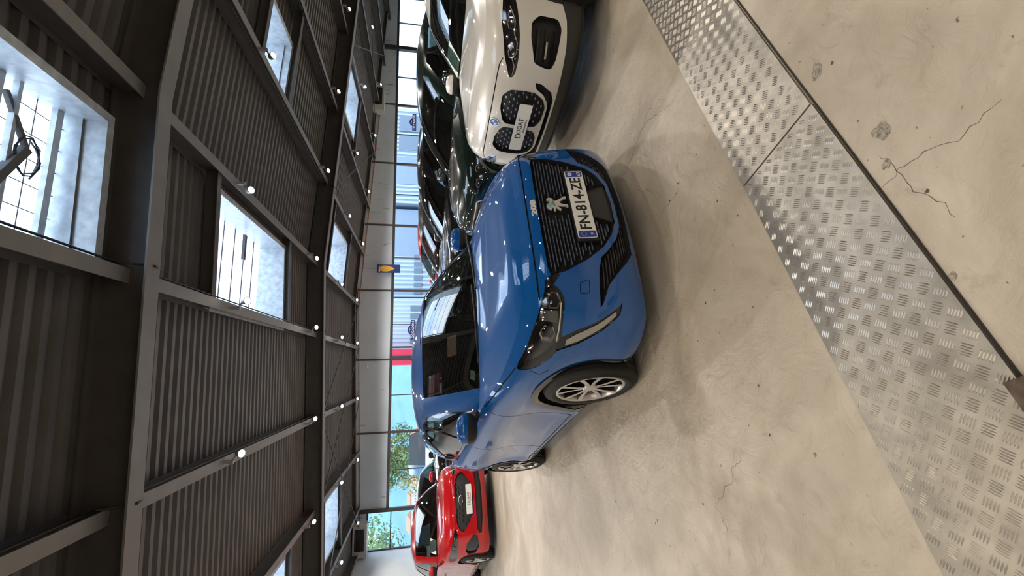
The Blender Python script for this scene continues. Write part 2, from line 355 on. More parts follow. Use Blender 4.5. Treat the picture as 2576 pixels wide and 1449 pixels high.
# walls
M_WALL=mat('warm_grey_wall',(.42,.38,.34),rough=.8,noise=.06,nscale=2)
M_WHITE=mat('white_wall',(.72,.75,.76),rough=.6,noise=.04,nscale=2)
w=bx('wall_left',XL-.15,XL,YF,DY,0,3.75,M_WHITE); tag(w,kind='structure')
w=bx('wall_right',XR,XR+.15,YF,DY,0,3.0,M_WALL); tag(w,kind='structure')
w=bx('wall_front',XL,XR,YF-.15,YF,0,4.0,M_WALL); tag(w,kind='structure')
MUL=[-5.0+2.682*k for k in range(10)]
FZ=2.60
wb=bx('wall_back',-5.0,XR,DY,DY+.06,FZ-.03,4.05,M_STEEL); tag(wb,kind='structure')
def fascia_mat():
    m=mat('fascia_sheet',(.66,.76,.86),rough=.45,noise=.05,nscale=1.2); n=m.node_tree; L=n.links.new; b=n.nodes['Principled BSDF']
    tc=n.nodes.new('ShaderNodeTexCoord'); mp=n.nodes.new('ShaderNodeMapping'); mp.inputs['Scale'].default_value=(2.2,1,.55); q=n.nodes.new('ShaderNodeTexNoise'); q.inputs['Scale'].default_value=2.0; q.inputs['Detail'].default_value=8; q.inputs['Distortion'].default_value=1.
    L(tc.outputs['Object'],mp.inputs[0]); L(mp.outputs[0],q.inputs['Vector'])
    r=n.nodes.new('ShaderNodeValToRGB'); r.color_ramp.elements[0].position=.64; r.color_ramp.elements[0].color=(0,0,0,1); r.color_ramp.elements[1].position=.72; r.color_ramp.elements[1].color=(.7,.7,.7,1); L(q.outputs['Fac'],r.inputs['Fac'])
    src=b.inputs['Base Color'].links[0].from_socket; mx=n.nodes.new('ShaderNodeMixRGB'); mx.inputs[2].default_value=(.20,.15,.12,1); L(r.outputs[0],mx.inputs['Fac']); L(src,mx.inputs[1]); L(mx.outputs[0],b.inputs['Base Color']); return m
M_FASC=fascia_mat()
for i in range(len(MUL)-1):
    x0,x1=MUL[i]+.035,min(MUL[i+1],XR)-.035
    bx('fascia_panel',x0,x1,DY-.03,DY,FZ+.02,3.86,M_FASC,wb)
for i,x in enumerate(MUL):
    b=MB(); b.box(x-.03,x+.03,DY-.06,DY,FZ-.03,3.9); b.build('fascia_joint_strip',M_STEEL,wb)
cb=MB(); cb.tube([(x,DY-.05,zd(x)-.20) for x in np.linspace(-5.6,12,30)],.012,6); cb.build('orange_cable',mat('orange_cable',(.55,.2,.05),rough=.6),wb)['label']='thin orange cable along the top of the fascia'
M_FRAME=mat('dark_window_frame',(.06,.055,.055),rough=.4)
# glazed bays
def bay(idx,x0,x1,z0,z1,split,tr):
    b=MB(); f=.045
    b.box(x0,x0+f,DY-.03,DY+.06,z0,z1); b.box(x1-f,x1,DY-.03,DY+.06,z0,z1); b.box(x0+f,x1-f,DY-.03,DY+.06,z0,z0+f); b.box(x0+f,x1-f,DY-.03,DY+.06,z1-f,z1)
    o=b.build('window_%d'%idx,M_FRAME); tag(o,kind='structure')
    xs=[x0+f]+[x0+(x1-x0)*k/split for k in range(1,split)]+[x1-f]
    zs=[z0+f]+tr+[z1-f]
    for x in xs[1:-1]: bx('glazing_bar',x-.015,x+.015,DY-.01,DY+.05,z0+f,z1-f,M_FRAME,o)
    for z in tr: bx('transom',x0+f,x1-f,DY-.012,DY+.052,z-.018,z+.018,M_FRAME,o)
    for a,b_ in zip(xs,xs[1:]):
        for c,d in zip(zs,zs[1:]): bx('pane',a+.005,b_-.005,DY+.014,DY+.022,c+.005,d-.005,M_PANE,o)
for i in range(len(MUL)-1): bay(i+1,MUL[i],min(MUL[i+1],XR),.02,FZ-.035,2,[.9])
bay(11,XL,MUL[0]-.0,.02,3.28,1,[2.45])
bx('trim_1',XL,MUL[0],DY,DY+.06,3.28,4.0,M_FASC)['kind']='structure'
b=MB(); b.box(13.7,13.86,DY-.14,DY,0,3.3); b.build('trim_2',M_FRAME)['kind']='structure'
b=MB(); b.box(-5.06,-4.94,DY-.12,DY,0,3.75); b.build('trim_3',M_FRAME)['kind']='structure'

# ---------------------------------------------------------------- chromatic chart machinery for the car bodies
def cr(keys,vals,x):
    k=np.asarray(keys,float); v=np.asarray(vals,float); d=np.diff(v)/np.diff(k)
    m=np.empty(len(k)); m[0]=d[0]; m[-1]=d[-1]
    h0=k[1:-1]-k[:-2]; h1=k[2:]-k[1:-1]; m[1:-1]=(d[:-1]*h1+d[1:]*h0)/(h0+h1)
    x=np.clip(np.asarray(x,float),k[0],k[-1]); i=np.clip(np.searchsorted(k,x,side='right')-1,0,len(k)-2)
    h=k[i+1]-k[i]; t=(x-k[i])/h
    return (2*t**3-3*t**2+1)*v[i]+(t**3-2*t**2+t)*h*m[i]+(-2*t**3+3*t**2)*v[i+1]+(t**3-t**2)*h*m[i+1]
class Chart:
    SB=.6
    def normal(s,a,b):
        e=.003
        da=s.pos(a+e,b)-s.pos(a-e,b); db=s.pos(a,np.clip(b+e,0,1))-s.pos(a,np.clip(b-e,0,1))
        n=np.cross(da,db); return n/np.maximum(np.linalg.norm(n,axis=-1,keepdims=True),1e-9)
    def inv(s,x=None,y=None,z=None,b=None):
        if not hasattr(s,'_g'):
            A,B=np.meshgrid(np.linspace(0,s.len,900),np.linspace(0,1,120),indexing='ij'); s._g=(A,B,s.pos(A,B))
        A,B,P=s._g
        def res(a,bb):
            p=s.pos(np.array(a),np.array(bb)); r=[]
            if x is not None: r.append(p[0]-x)
            if y is not None: r.append(p[1]-y)
            if z is not None: r.append(p[2]-z)
            if b is not None: r.append((bb-b)*.5)
            return np.array(r)
        D=0
        if x is not None: D=D+(P[...,0]-x)**2+(0 if y is not None else 1e-6*P[...,1]**2+ (P[...,1]>2.2)*9)
        if y is not None: D=D+(P[...,1]-y)**2+(0 if x is not None else (A<.45)*.0)
        if z is not None: D=D+(P[...,2]-z)**2
        if b is not None: D=D+(B-b)**2*.25
        i=np.unravel_index(np.argmin(D),A.shape); a,bb=A[i],B[i]
        for _ in range(5):
            r=res(a,bb); e=1e-4
            J=np.stack([(res(a+e,bb)-r)/e,(res(a,bb+e)-r)/e],1)
            try: d=np.linalg.lstsq(J,-r,rcond=None)[0]
            except Exception: break
            d=np.clip(d,-.05,.05); a=min(max(a+d[0],0),s.len); bb=min(max(bb+d[1],-.02),1.02)
        return (float(a),float(bb))
    def fr(s,a,b,off=0.):
        """placement frame on the surface: x to the viewer's right, y up, z outward"""
        sg=1 if a>=0 else -1
        p=s.pos(np.array(abs(a)),np.array(b)); n=s.normal(np.array(abs(a)),np.array(b)); p=p.copy(); n=n.copy(); p[0]*=sg; n[0]*=sg
        z=Vector(n); x=Vector((0,0,1)).cross(z).normalized(); y=z.cross(x); return frame(Vector(p)+z*off,x,y,z)
class Belt(Chart):
    def __init__(s,S):
        o=np.array(S['outline'],float); s.n=len(o); s.S=S
        s.ox=np.concatenate([[-o[1,0]],o[:,0],[-o[-2,0]]]); s.oy=np.concatenate([[o[1,1]],o[:,1],[o[-2,1]]]); s.kt=np.arange(-1,s.n+1)
        f=np.linspace(0,s.n-1,1501); X=cr(s.kt,s.ox,f);Y=cr(s.kt,s.oy,f)
        s.L=np.concatenate([[0],np.cumsum(np.hypot(np.diff(X),np.diff(Y)))]); s.f=f; s.len=s.L[-1]
        s.w=np.array(S['w'],float); s.prof=[tuple(np.array(p).T) for p in S['prof']]
        s.fl=S.get('flare',[])
    def pos(s,a,b):
        a=np.asarray(a,float); b=np.asarray(b,float); sg=np.where(a<0,-1.,1.); a=np.abs(a)
        t=np.interp(a,s.L,s.f); X=cr(s.kt,s.ox,t);Y=cr(s.kt,s.oy,t); e=.02
        X2=cr(s.kt,s.ox,t+e)-cr(s.kt,s.ox,t-e);Y2=cr(s.kt,s.oy,t+e)-cr(s.kt,s.oy,t-e); l=np.hypot(X2,Y2); nx=Y2/l; ny=-X2/l
        ins=0
        for j,(k,v) in enumerate(s.prof): ins=ins+np.interp(t,range(s.n),s.w[:,j])*cr(k,v,b)
        z0=cr(range(s.n),s.S['z0'],t); z=z0+b*(cr(range(s.n),s.S['zt'],t)-z0)
        for (yc,zc,r,h) in s.fl:
            d=np.sqrt((Y-yc)**2+(z-zc)**2); ins=ins-h*np.exp(-((d-r)/.10)**2)*(np.abs(nx)>.5)
        return np.stack([sg*(X-nx*ins),Y-ny*ins,z],-1)
class Green(Chart):
    def __init__(s,S):
        A=np.array(S['gbase'],float); T=np.array(S['gtop'],float); s.n=len(A); s.A=A; s.T=T
        ex=lambda o:(np.concatenate([[-o[1,0]],o[:,0],[-o[-2,0]]]),np.concatenate([[o[1,1]],o[:,1],[o[-2,1]]]),np.concatenate([[o[1,2]],o[:,2],[o[-2,2]]]))
        s.a3=ex(A); s.t3=ex(T); s.kt=np.arange(-1,s.n+1); s.bul=S.get('gbulge',.03)
        f=np.linspace(0,s.n-1,1501); X=cr(s.kt,s.a3[0],f);Y=cr(s.kt,s.a3[1],f)
        s.L=np.concatenate([[0],np.cumsum(np.hypot(np.diff(X),np.diff(Y)))]); s.f=f; s.len=s.L[-1]
    def pos(s,a,b):
        a=np.asarray(a,float); b=np.asarray(b,float); sg=np.where(a<0,-1.,1.); a=np.abs(a); t=np.interp(a,s.L,s.f)
        P=np.stack([cr(s.kt,c,t) for c in s.a3],-1); Q=np.stack([cr(s.kt,c,t) for c in s.t3],-1)
        bb=b[...,None]; p=P*(1-bb)+Q*bb
        nrm=np.stack([P[...,0]*0+np.abs(p[...,0]),(p[...,1]-2.4)*.45,P[...,0]*0+.5],-1); nrm=nrm/np.linalg.norm(nrm,axis=-1,keepdims=True)
        p=p+nrm*(4*bb*(1-bb))*s.bul; p[...,0]*=sg; return p
class Cap(Chart):
    """height field over the plan: a=x, b=y"""
    SB=1.
    def __init__(s,bx_,by_,bz_,cy,czz,p=2.6,crease=None):
        s.bx,s.by,s.bz=bx_,by_,bz_; s.cy,s.cz=cy,czz; s.p=p; s.cre=crease
        i=int(np.argmax(by_)); s.yb=np.maximum.accumulate(by_+np.arange(len(by_))*1e-7)
    def pos(s,a,b):
        a=np.asarray(a,float);b=np.asarray(b,float)
        xb=np.maximum(np.interp(b,s.yb,s.bx),1e-3); zb=np.interp(b,s.yb,s.bz); zc=np.maximum(cr(s.cy,s.cz,b),zb-.02)
        z=zc-(zc-zb)*np.clip(np.abs(a)/xb,0,1.02)**s.p
        if s.cre:
            x0,y0,x1,y1,h,wd=s.cre; xc=x0+(x1-x0)*np.clip((b-y0)/(y1-y0),0,1); fade=np.clip((b-y0)/.25,0,1)*np.clip((y1+.1-b)/.2,0,1)
            d=(np.abs(a)-xc)/wd; z=z+h*fade*np.where(d<0,np.exp(-(d*.8)**2),np.exp(-(d*2.2)**2))
        return np.stack([a,b,z],-1)
    def normal(s,a,b):
        e=.004; b=np.maximum(b,s.yb[0]+.03); da=s.pos(a+e,b)-s.pos(a-e,b); db=s.pos(a,b+e)-s.pos(a,b-e); n=np.cross(da,db); return n/np.linalg.norm(n,axis=-1,keepdims=True)
def inpoly(P,poly):
    x,y=P[:,0],P[:,1]; r=np.zeros(len(P),bool); n=len(poly)
    for i in range(n):
        x0,y0=poly[i];x1,y1=poly[(i+1)%n]
        if y0==y1: continue
        c=((y0>y)!=(y1>y)); xi=(x1-x0)*(y-y0)/(y1-y0)+x0; r^=c&(x<xi)
    return r
def densify(poly,step,SB,closed=True):
    out=[]; n=len(poly)
    for i in range(n if closed else n-1):
        p=poly[i];q=poly[(i+1)%n]; d=math.hypot(q[0]-p[0],(q[1]-p[1])*SB); k=max(1,int(d/step+.5))
        for j in range(k): out.append((p[0]+(q[0]-p[0])*j/k,p[1]+(q[1]-p[1])*j/k))
    if not closed: out.append(tuple(poly[-1]))
    return out
def smoothpoly(pts,n=4,closed=True):
    """catmull-rom rounding of a polyline"""
    m=len(pts); out=[]
    for i in range(m if closed else m-1):
        g=lambda k: np.array(pts[k%m] if closed else pts[min(max(k,0),m-1)],float)
        p0,p1,p2,p3=g(i-1),g(i),g(i+1),g(i+2)
        for j in range(n):
            t=j/n; out.append(tuple(.5*(2*p1+(p2-p0)*t+(2*p0-5*p1+4*p2-p3)*t*t+(3*p1-p0-3*p2+p3)*t**3)))
    if not closed: out.append(tuple(pts[-1]))
    return out
def roundpoly(pts,r,SB,n=3):
    out=[]; m=len(pts)
    for i in range(m):
        p=np.array(pts[i]);a=np.array(pts[i-1]);c=np.array(pts[(i+1)%m]); sc=np.array([1,SB])
        da=np.linalg.norm((a-p)*sc); dc=np.linalg.norm((c-p)*sc); k=min(r,da*.4,dc*.4)
        q0=p+(a-p)*k/max(da,1e-6); q1=p+(c-p)*k/max(dc,1e-6)
        for j in range(n+1):
            t=j/n; out.append(tuple((1-t)**2*q0+2*t*(1-t)*p+t*t*q1))
    return out
def stripe(line,w,SB):
    L=np.array(line,float)*[1,SB]; n=len(L); N=[]
    for i in range(n):
        d=L[min(i+1,n-1)]-L[max(i-1,0)]; d=d/max(np.linalg.norm(d),1e-9); N.append((-d[1],d[0]))
    N=np.array(N)*w/2; A=L+N;B=L-N
    return [tuple(p/[1,SB]) for p in list(A)+list(B[::-1])]
def cut(ch,dom,regs,step):
    SB=ch.SB; V=[];E=[]; key={}
    def add(p):
        k=(round(p[0]*4000),round(p[1]*SB*4000))
        if k not in key: key[k]=len(V); V.append(Vector((p[0],p[1]*SB)))
        return key[k]
    def loop(P):
        ids=[add(p) for p in P]
        for i in range(len(ids)):
            a,b=ids[i],ids[(i+1)%len(ids)]
            if a!=b: E.append((a,b))
    dd=densify(dom,step,SB); loop(dd)
    for r in regs: loop(densify(r[1],step,SB))
    D=np.array(dom); a0,a1=D[:,0].min(),D[:,0].max(); b0,b1=D[:,1].min(),D[:,1].max()
    ga,gb=np.meshgrid(np.arange(a0+step/2,a1,step),np.arange(b0+step/2/SB,b1,step/SB)); G=np.stack([ga.ravel(),gb.ravel()],1); G[::2,0]+=step*.2
    G=G[inpoly(G,dom)]
    Vc=np.array([(v.x,v.y) for v in V]); keep=[]
    for g in G:
        q=(g[0],g[1]*SB)
        if ((Vc[:,0]-q[0])**2+(Vc[:,1]-q[1])**2).min()>(step*.35)**2: keep.append(g)
    for g in keep: add(g)
    r=geometry.delaunay_2d_cdt(V,E,[],0,1e-6); P=np.array([(v.x,v.y/SB) for v in r[0]]); T=np.array(r[2])
    c=P[T].mean(1); lab=np.full(len(T),-1); lab[inpoly(c,dom)]=0
    for i,rg in enumerate(regs):
        m=inpoly(c,rg[1])&(lab>=0); lab[m]=i+1
    return P,T,lab
def comps(P,T):
    par=list(range(len(P)))
    def find(i):
        while par[i]!=i: par[i]=par[par[i]]; i=par[i]
        return i
    for t in T:
        a=find(t[0]); par[find(t[1])]=a; par[find(t[2])]=a
    r=np.array([find(t[0]) for t in T]); return [T[r==k] for k in np.unique(r)]
def surf(ch,P,T,name,m,parent,off=0.,wall=0.,side=0,wallmat=None):
    # separate pieces become separate objects; only what crosses the centre line is one mirrored piece
    out=[]
    for t in comps(P,T):
        if len(t)<2 and len(T)>6: continue
        cen=np.abs(P[np.unique(t),0]).min()<2e-3 or (not isinstance(ch,Cap) and P[np.unique(t),0].max()>ch.len-2e-3)
        for sd in ((side,) if side else ((0,) if cen else (1,-1))): out.append(surf1(ch,P,t,name,m,parent,off,wall,sd,wallmat))
    return out[0]
def surf1(ch,P,T,name,m,parent,off=0.,wall=0.,side=0,wallmat=None):
    """mesh of the chart triangles T; side 0 = mirrored both, +1 / -1 single side; wall = lip from the surface down to off"""
    V=[];F=[];N=[];MI=[]
    used=np.unique(T); mp=-np.ones(len(P),int); mp[used]=np.arange(len(used)); a,b=P[used,0],P[used,1]
    S=ch.pos(a,b); n=ch.normal(a,b); Q=S+n*off; T2=mp[T]
    # orient triangles with the normal
    tri=Q[T2]; fn=np.cross(tri[:,1]-tri[:,0],tri[:,2]-tri[:,0]); fl=(fn*n[T2[:,0]]).sum(1)<0; T2=T2.copy(); T2[fl]=T2[fl][:,::-1]
    ed={}
    if wall:
        for t in T2:
            for i in range(3):
                e=(t[i],t[(i+1)%3]); ed[e]=ed.get(e,0)+1
    bd=[e for e in ed if (e[1],e[0]) not in ed and not (abs(S[e[0],0])<1e-3 and abs(S[e[1],0])<1e-3)]
    for sg in ((1,-1) if side==0 else (side,)):
        base=len(V); ms=np.array([sg,1,1])
        V+=list(Q*ms); 
        for t in T2:
            F.append([base+k for k in (t if sg>0 else t[::-1])]); N+=[n[k]*ms for k in (t if sg>0 else t[::-1])]; MI.append(0)
        for e in bd:
            q=len(V); i,j=e; tp=[S[i]+n[i]*wall,S[j]+n[j]*wall]
            V+=[Q[i]*ms,Q[j]*ms,tp[1]*ms,tp[0]*ms]; f=[q,q+1,q+2,q+3]
            if sg<0: f=f[::-1]
            F.append(f); v=[V[k] for k in f]; nn=np.cross(v[1]-v[0],v[2]-v[0]); nn=nn/max(np.linalg.norm(nn),1e-9); N+=[nn]*4; MI.append(1)
    me=bpy.data.meshes.new(name); me.from_pydata([tuple(v) for v in V],[],F); me.materials.append(m); me.materials.append(wallmat or m)
    me.polygons.foreach_set('material_index',MI); me.polygons.foreach_set('use_smooth',[True]*len(F)); me.update()
    me.normals_split_custom_set([tuple(v) for v in N])
    return link(bpy.data.objects.new(name,me),parent)
# plan-view ellipse-like solid used for mirrors, head rests, handles
def blob(name,c,r,e,m,parent,n=20,k=12,zclip=None,rot=0,m2=None):
    V=[];F=[];MI=[]
    sp=lambda t,p: math.copysign(abs(t)**p,t)
    for i in range(k+1):
        ph=-PI/2+PI*i/k
        for j in range(n):
            th=2*PI*j/n; x=r[0]*sp(math.cos(ph),e)*sp(math.cos(th),e); y=r[1]*sp(math.cos(ph),e)*sp(math.sin(th),e); z=r[2]*sp(math.sin(ph),e)
            x,y=x*math.cos(rot)-y*math.sin(rot),x*math.sin(rot)+y*math.cos(rot); V.append((c[0]+x,c[1]+y,c[2]+z))
    for i in range(k):
        for j in range(n):
            F.append((i*n+j,i*n+(j+1)%n,(i+1)*n+(j+1)%n,(i+1)*n+j)); MI.append(1 if (m2 and i<k*.42) else 0)
    return meshobj(name,V,F,[m,m2 or m],parent,True,MI)

# ---------------------------------------------------------------- wheels
def wheel_mesh(R,w,rim,spokes,metal,dark,style):
    """returns list of (name, MB, mats); axis along x, outer face at +x"""
    out=[]; h=w/2
    t=MB(); t.lathe([(-h*.9,rim-.006),(-h*1.0,rim+.02),(-h*1.0,R-.045),(-h*.86,R-.012),(-h*.6,R-.002),(-h*.5,R),(-h*.47,R-.008),(-h*.40,R-.008),(-h*.37,R),(-h*.07,R),(-h*.04,R-.008),(h*.04,R-.008),(h*.07,R),(h*.37,R),(h*.40,R-.008),(h*.47,R-.008),(h*.5,R),(h*.6,R-.002),(h*.86,R-.012),(h*1.0,R-.045),(h*1.03,(R+rim)/2),(h*1.0,rim+.02),(h*.9,rim+.002)],48)
    out.append(('tyre',t,[M_RUBBER]))
    b=MB(); b.lathe([(h*.90,rim+.004),(h*.96,rim-.004),(h*.90,rim-.014),(h*.60,rim-.022),(-h*.8,rim-.03),(-h*.9,rim)],40); out.append(('rim',b,[metal]))
    d=MB(); d.lathe([(h*.1,.0),(h*.1,rim-.03)],32); d.lathe([(h*.18,.05),(h*.2,.05),(h*.2,rim*.68),(h*.14,rim*.68)],28,mi=1); out.append(('brake_disc',d,[M_DARK,dark]))
    ns=5
    for i in range(ns):
        an=2*PI*i/ns+.3; s=MB()
        def P(r,off,x):
            return (x,math.cos(an)*r-math.sin(an)*off,math.sin(an)*r+math.cos(an)*off)
        def slab(pts,x0,x1):
            n=len(s.v); k=len(pts)
            s.v+=[P(r,o,x0(r)) for r,o in pts]+[P(r,o,x1(r)) for r,o in pts]
            s.f+=[tuple(range(n,n+k)),tuple(range(n+k,n+2*k))[::-1]]+[(n+j,n+(j+1)%k,n+k+(j+1)%k,n+k+j) for j in range(k)]; s.m+=[1,0]+[1]*k
        xf=lambda r: h*(.80+.12*min(1,r/rim)); xb=lambda r: xf(r)-.035
        q=rim-.008
        if style==0:
            slab([(.035,-.020),(rim*.45,-.034),(q,-.082),(q,-.048),(rim*.5,-.012),(.05,.0)],xb,xf)
            slab([(.05,.0),(rim*.5,.012),(q,.048),(q,.082),(rim*.45,.034),(.035,.020)],xb,xf)
        elif style==1:
            slab([(.03,-.022),(rim*.5,-.018),(q,-.045),(q,.045),(rim*.5,.018),(.03,.022)],xb,xf)
        else:
            slab([(.03,-.03),(q,-.03),(q,-.012),(.07,-.006),(.07,.006),(q,.012),(q,.03),(.03,.03)],xb,xf)
        out.append(('spoke',s,[metal,dark]))
    c=MB(); c.lathe([(h*.62,.052),(h*.86,.048),(h*.90,.036),(h*.91,.0)],24); out.append(('hub_cap',c,[metal]))
    return out
def add_wheels(root,xo,ys,R,w,rim,metal,dark,style,steer=0.):
    proto=None
    for (y,sg) in [(ys[0],-1),(ys[0],1),(ys[1],-1),(ys[1],1)]:
        if proto is None:
            parts=wheel_mesh(R,w,rim,5,metal,dark,style)
            t=parts[0]; base=t[1].build('wheel',t[2],root,True); proto=(base,[(n,mb.build(n,m,base,n in('rim','hub_cap'))) for n,mb,m in parts[1:]])
            wo=base; kids=[k for _,k in proto[1]]
        else:
            wo=proto[0].copy(); COL.objects.link(wo); wo.parent=root
            for _,k in proto[1]:
                c=k.copy(); COL.objects.link(c); c.parent=wo
        wo.location=(sg*(xo-w/2),y,R); wo.rotation_euler=(0,0,(0 if sg>0 else PI)+(steer if y==ys[0] else 0))

# ---------------------------------------------------------------- generic car
def circle_ab(ch,yc,zc,r,n=40,a0=0.,a1=2*PI):
    out=[]
    for k in range(n):
        an=2*PI*k/n; out.append((yc+r*math.cos(an),zc+r*math.sin(an)))
    # map (y,z) on the side by direct interpolation of arc length
    A=np.linspace(0,ch.len,1200); res=[]
    zz0=ch.pos(A,A*0); zz1=ch.pos(A,A*0+1)
    for y,z in out:
        # pick a with that y on side (mid height)
        Pm=ch.pos(A,A*0+.4); i=np.searchsorted(Pm[:,1],y); i=min(max(i,1),len(A)-1)
        t=(y-Pm[i-1,1])/max(Pm[i,1]-Pm[i-1,1],1e-6); a=A[i-1]+(A[i]-A[i-1])*t
        z0=zz0[i,2];z1=zz1[i,2]; res.append((a,(z-z0)/(z1-z0)))
    return res
def make_car(S,root):
    C={}; B=Belt(S); G=Green(S); C['B']=B; C['G']=G; P=S['paint']; st=S.get('step',.05)
    yf,yr,R=S['wheels']; ra=S.get('arch',R+.045)
    regs=[]
    F=lambda x,z: B.inv(x=x,z=z)
    Sd=lambda y,z: circle_pt(B,y,z)
    def circle_pt(ch,y,z):
        A=C.setdefault('_A',np.linspace(.3,ch.len,1200)); Pm=C.setdefault('_P',ch.pos(A,A*0+.5)); i=min(max(np.searchsorted(Pm[:,1],y),1),len(A)-1)
        t=(y-Pm[i-1,1])/max(Pm[i,1]-Pm[i-1,1],1e-6); a=A[i-1]+(A[i]-A[i-1])*t
        z0=ch.pos(np.array(a),np.array(0.))[2];z1=ch.pos(np.array(a),np.array(1.))[2]; return (float(a),float((z-z0)/(z1-z0)))
    C['F']=F;C['Sd']=Sd
    dom=[(0,0),(B.len,0),(B.len,1),(0,1)]
    y1,y2,y3=S['doors']
    # body panels
    regs.append(('front_bumper',[(0,-.1),(Sd(yf-.28,.6)[0],-.1),(Sd(yf-.28,.6)[0],1.1),(0,1.1)]))
    regs.append(('rear_bumper',[(Sd(yr+.28,.6)[0],-.1),(B.len+.1,-.1),(B.len+.1,1.1),(Sd(yr+.28,.6)[0],1.1)]))
    for nm,a,b in (('front_door',y1,y2),('rear_door',y2,y3)):
        regs.append((nm,[Sd(a,.28) ,Sd(b,.28),(Sd(b,.6)[0],1.1),(Sd(a,.6)[0],1.1)]))
    arch=[]
    for yc in (yf,yr):
        if S.get('cladding',.05):
            regs.append(('arch_trim',circle_ab(B,yc,R,ra+S.get('cladding',.05))))
    regs.append(('sill_trim',[(Sd(yf,.3)[0],-.05),(Sd(yr,.3)[0],-.05),Sd(yr,S['sill']),Sd(yf,S['sill'])]))
    sw=.007
    for (l) in ([Sd(y1,.30),(Sd(y1,.6)[0],.98)],[Sd(y2,.30),(Sd(y2,.6)[0],.99)],[Sd(y3-.12,.36),Sd(y3-.08,.55),(Sd(y3+.02,.7)[0],.99)],[Sd(y1,.30),Sd(y3-.12,.30)]):
        regs.append(('panel_seam',stripe(densify(l,.05,B.SB,False),sw,B.SB)))
    for nm,poly in S['front'](F,Sd,B): regs.append((nm,poly))
    for yc in (yf,yr): regs.append(('HOLE',circle_ab(B,yc,R,ra)))
    PP,T,lab=cut(B,dom,regs,st)
    groups={0:'body_side'}
    byname={}
    for i,r in enumerate(regs): byname.setdefault(r[0],[]).append(i+1)
    byname.setdefault('body_side',[]).append(0)
    C['belt']={}
    lay=dict(S.get('layers',{}))
    for nm,ids in byname.items():
        if nm=='HOLE': continue
        t=T[np.isin(lab,ids)]
        if not len(t): continue
        C['belt'][nm]=(PP,t)
        L=lay.get(nm)
        if nm=='arch_trim': L=[('arch_trim',S.get('archmat',M_GBLACK),.007,.0001,0)]
        elif nm=='sill_trim': L=[('sill_trim',S.get('sillmat',M_BLACK),.004,.0001,0)]
        elif nm=='panel_seam': L=[('panel_seam',M_SEAM,-.008,.0001,0)]
        elif nm in('front_door','rear_door'): L=[(nm,P,0,0,1),(nm,P,0,0,-1)]
        elif L is None: L=[(nm,P,0,0,0)]
        last=None
        for (n2,m,off,wall,side) in L:
            o=surf(B,PP,t,n2,m,root,off,wall,side); C.setdefault('parts',{}).setdefault(n2,[]).append(o)
    # top skin: bonnet and shoulders around the greenhouse
    aa=np.linspace(0,B.len,260); E=B.pos(aa,aa*0+1.); ge=G.pos(np.linspace(0,G.len,80),np.zeros(80)+.02)
    ky,kz=zip(*([(float(E[0,1]),float(E[0,2]))]+[(y,z) for y,z in zip(*S['topz']) if y>E[0,1]+.05]))
    Z=Cap(E[:,0],E[:,1],E[:,2],ky,kz,S.get('topp',2.6),S.get('crease')); C['Z']=Z
    ins=S.get('gin',.015); 
    inner=[(max(0,p[0]-ins),p[1]+ins*(1 if p[1]<2.4 else -1)) for p in ge[::-1]]; inner[0]=(0,inner[0][1]); inner[-1]=(0,inner[-1][1])
    domz=[(float(p[0]),float(p[1])) for p in E[::4]]+[(0,float(E[-1,1]))]+inner
    domz[0]=(0,float(E[0,1]))
    zre=[]
    for nm,poly in S.get('top',lambda *a:[])(Z): zre.append((nm,poly))
    PZ,TZ,lz=cut(Z,domz,zre,st)
    for i,nm in [(0,'bonnet')]+[(k+1,r[0]) for k,r in enumerate(zre)]:
        t=TZ[lz==i]
        if len(t): surf(Z,PZ,t,nm,M_SEAM if nm=='panel_seam' else (M_BLACK if nm=='cowl' else P),root,-.006 if nm=='panel_seam' else 0,.0001 if nm=='panel_seam' else 0)
    # greenhouse
    gre=[]; GA=lambda x,b: G.inv(x=x,b=b)
    def GY(y,b):
        A=np.linspace(.45,G.len,500); q=G.pos(A,A*0+b); i=min(max(np.searchsorted(np.maximum.accumulate(q[:,1]),y),1),499); return (float(A[i]),b)
    C['GY']=GY; xb,xt=S['ws']
    wsp=[(0,.03),(GA(xb,.03)[0],.03),(GA(xt,.96)[0],.96),(0,.96)]
    gre.append(('windscreen',wsp))
    wy0,wy1,wy2,wy3=S['side_glass']   # bottom front, top front, top rear, bottom rear
    sg=[GY(wy0,.05),GY((wy0*.55+wy1*.45),.55),GY(wy1,.9),GY((wy1+wy2)/2,.93),GY(wy2,.88),GY(wy3,.25),GY(wy3-.06,.05)]
    sgs=roundpoly(sg,.05,G.SB)
    c=np.mean(sg,0); big=[(c[0]+(p[0]-c[0])*1.028,c[1]+(p[1]-c[1])*1.09) for p in sgs]
    gre.append(('window_trim',big)); gre.append(('side_window',sgs))
    bp=S.get('pillar',y2); gre.append(('pillar_trim',[GY(bp-.05,.0),GY(bp+.05,.0),GY(bp+.10,.97),GY(bp+.02,.97)]))
    rg=[(G.len,.12),(G.len,.9),(G.len-S.get('rw',.5)*.85,.9),(G.len-S.get('rw',.5),.12)]; gre.append(('rear_window',rg))
    PG,TG,lg=cut(G,[(0,0),(G.len,0),(G.len,1),(0,1)],gre,st)
    gm={'windscreen':(M_GLASS,-.004,.0001),'window_trim':(S.get('wtrim',M_GBLACK),.001,0),'side_window':(M_GLASS,-.006,.0001),'pillar_trim':(M_GBLACK,.002,0),'rear_window':(M_GLASS,-.004,.0001)}
    pillar_in_glass=None
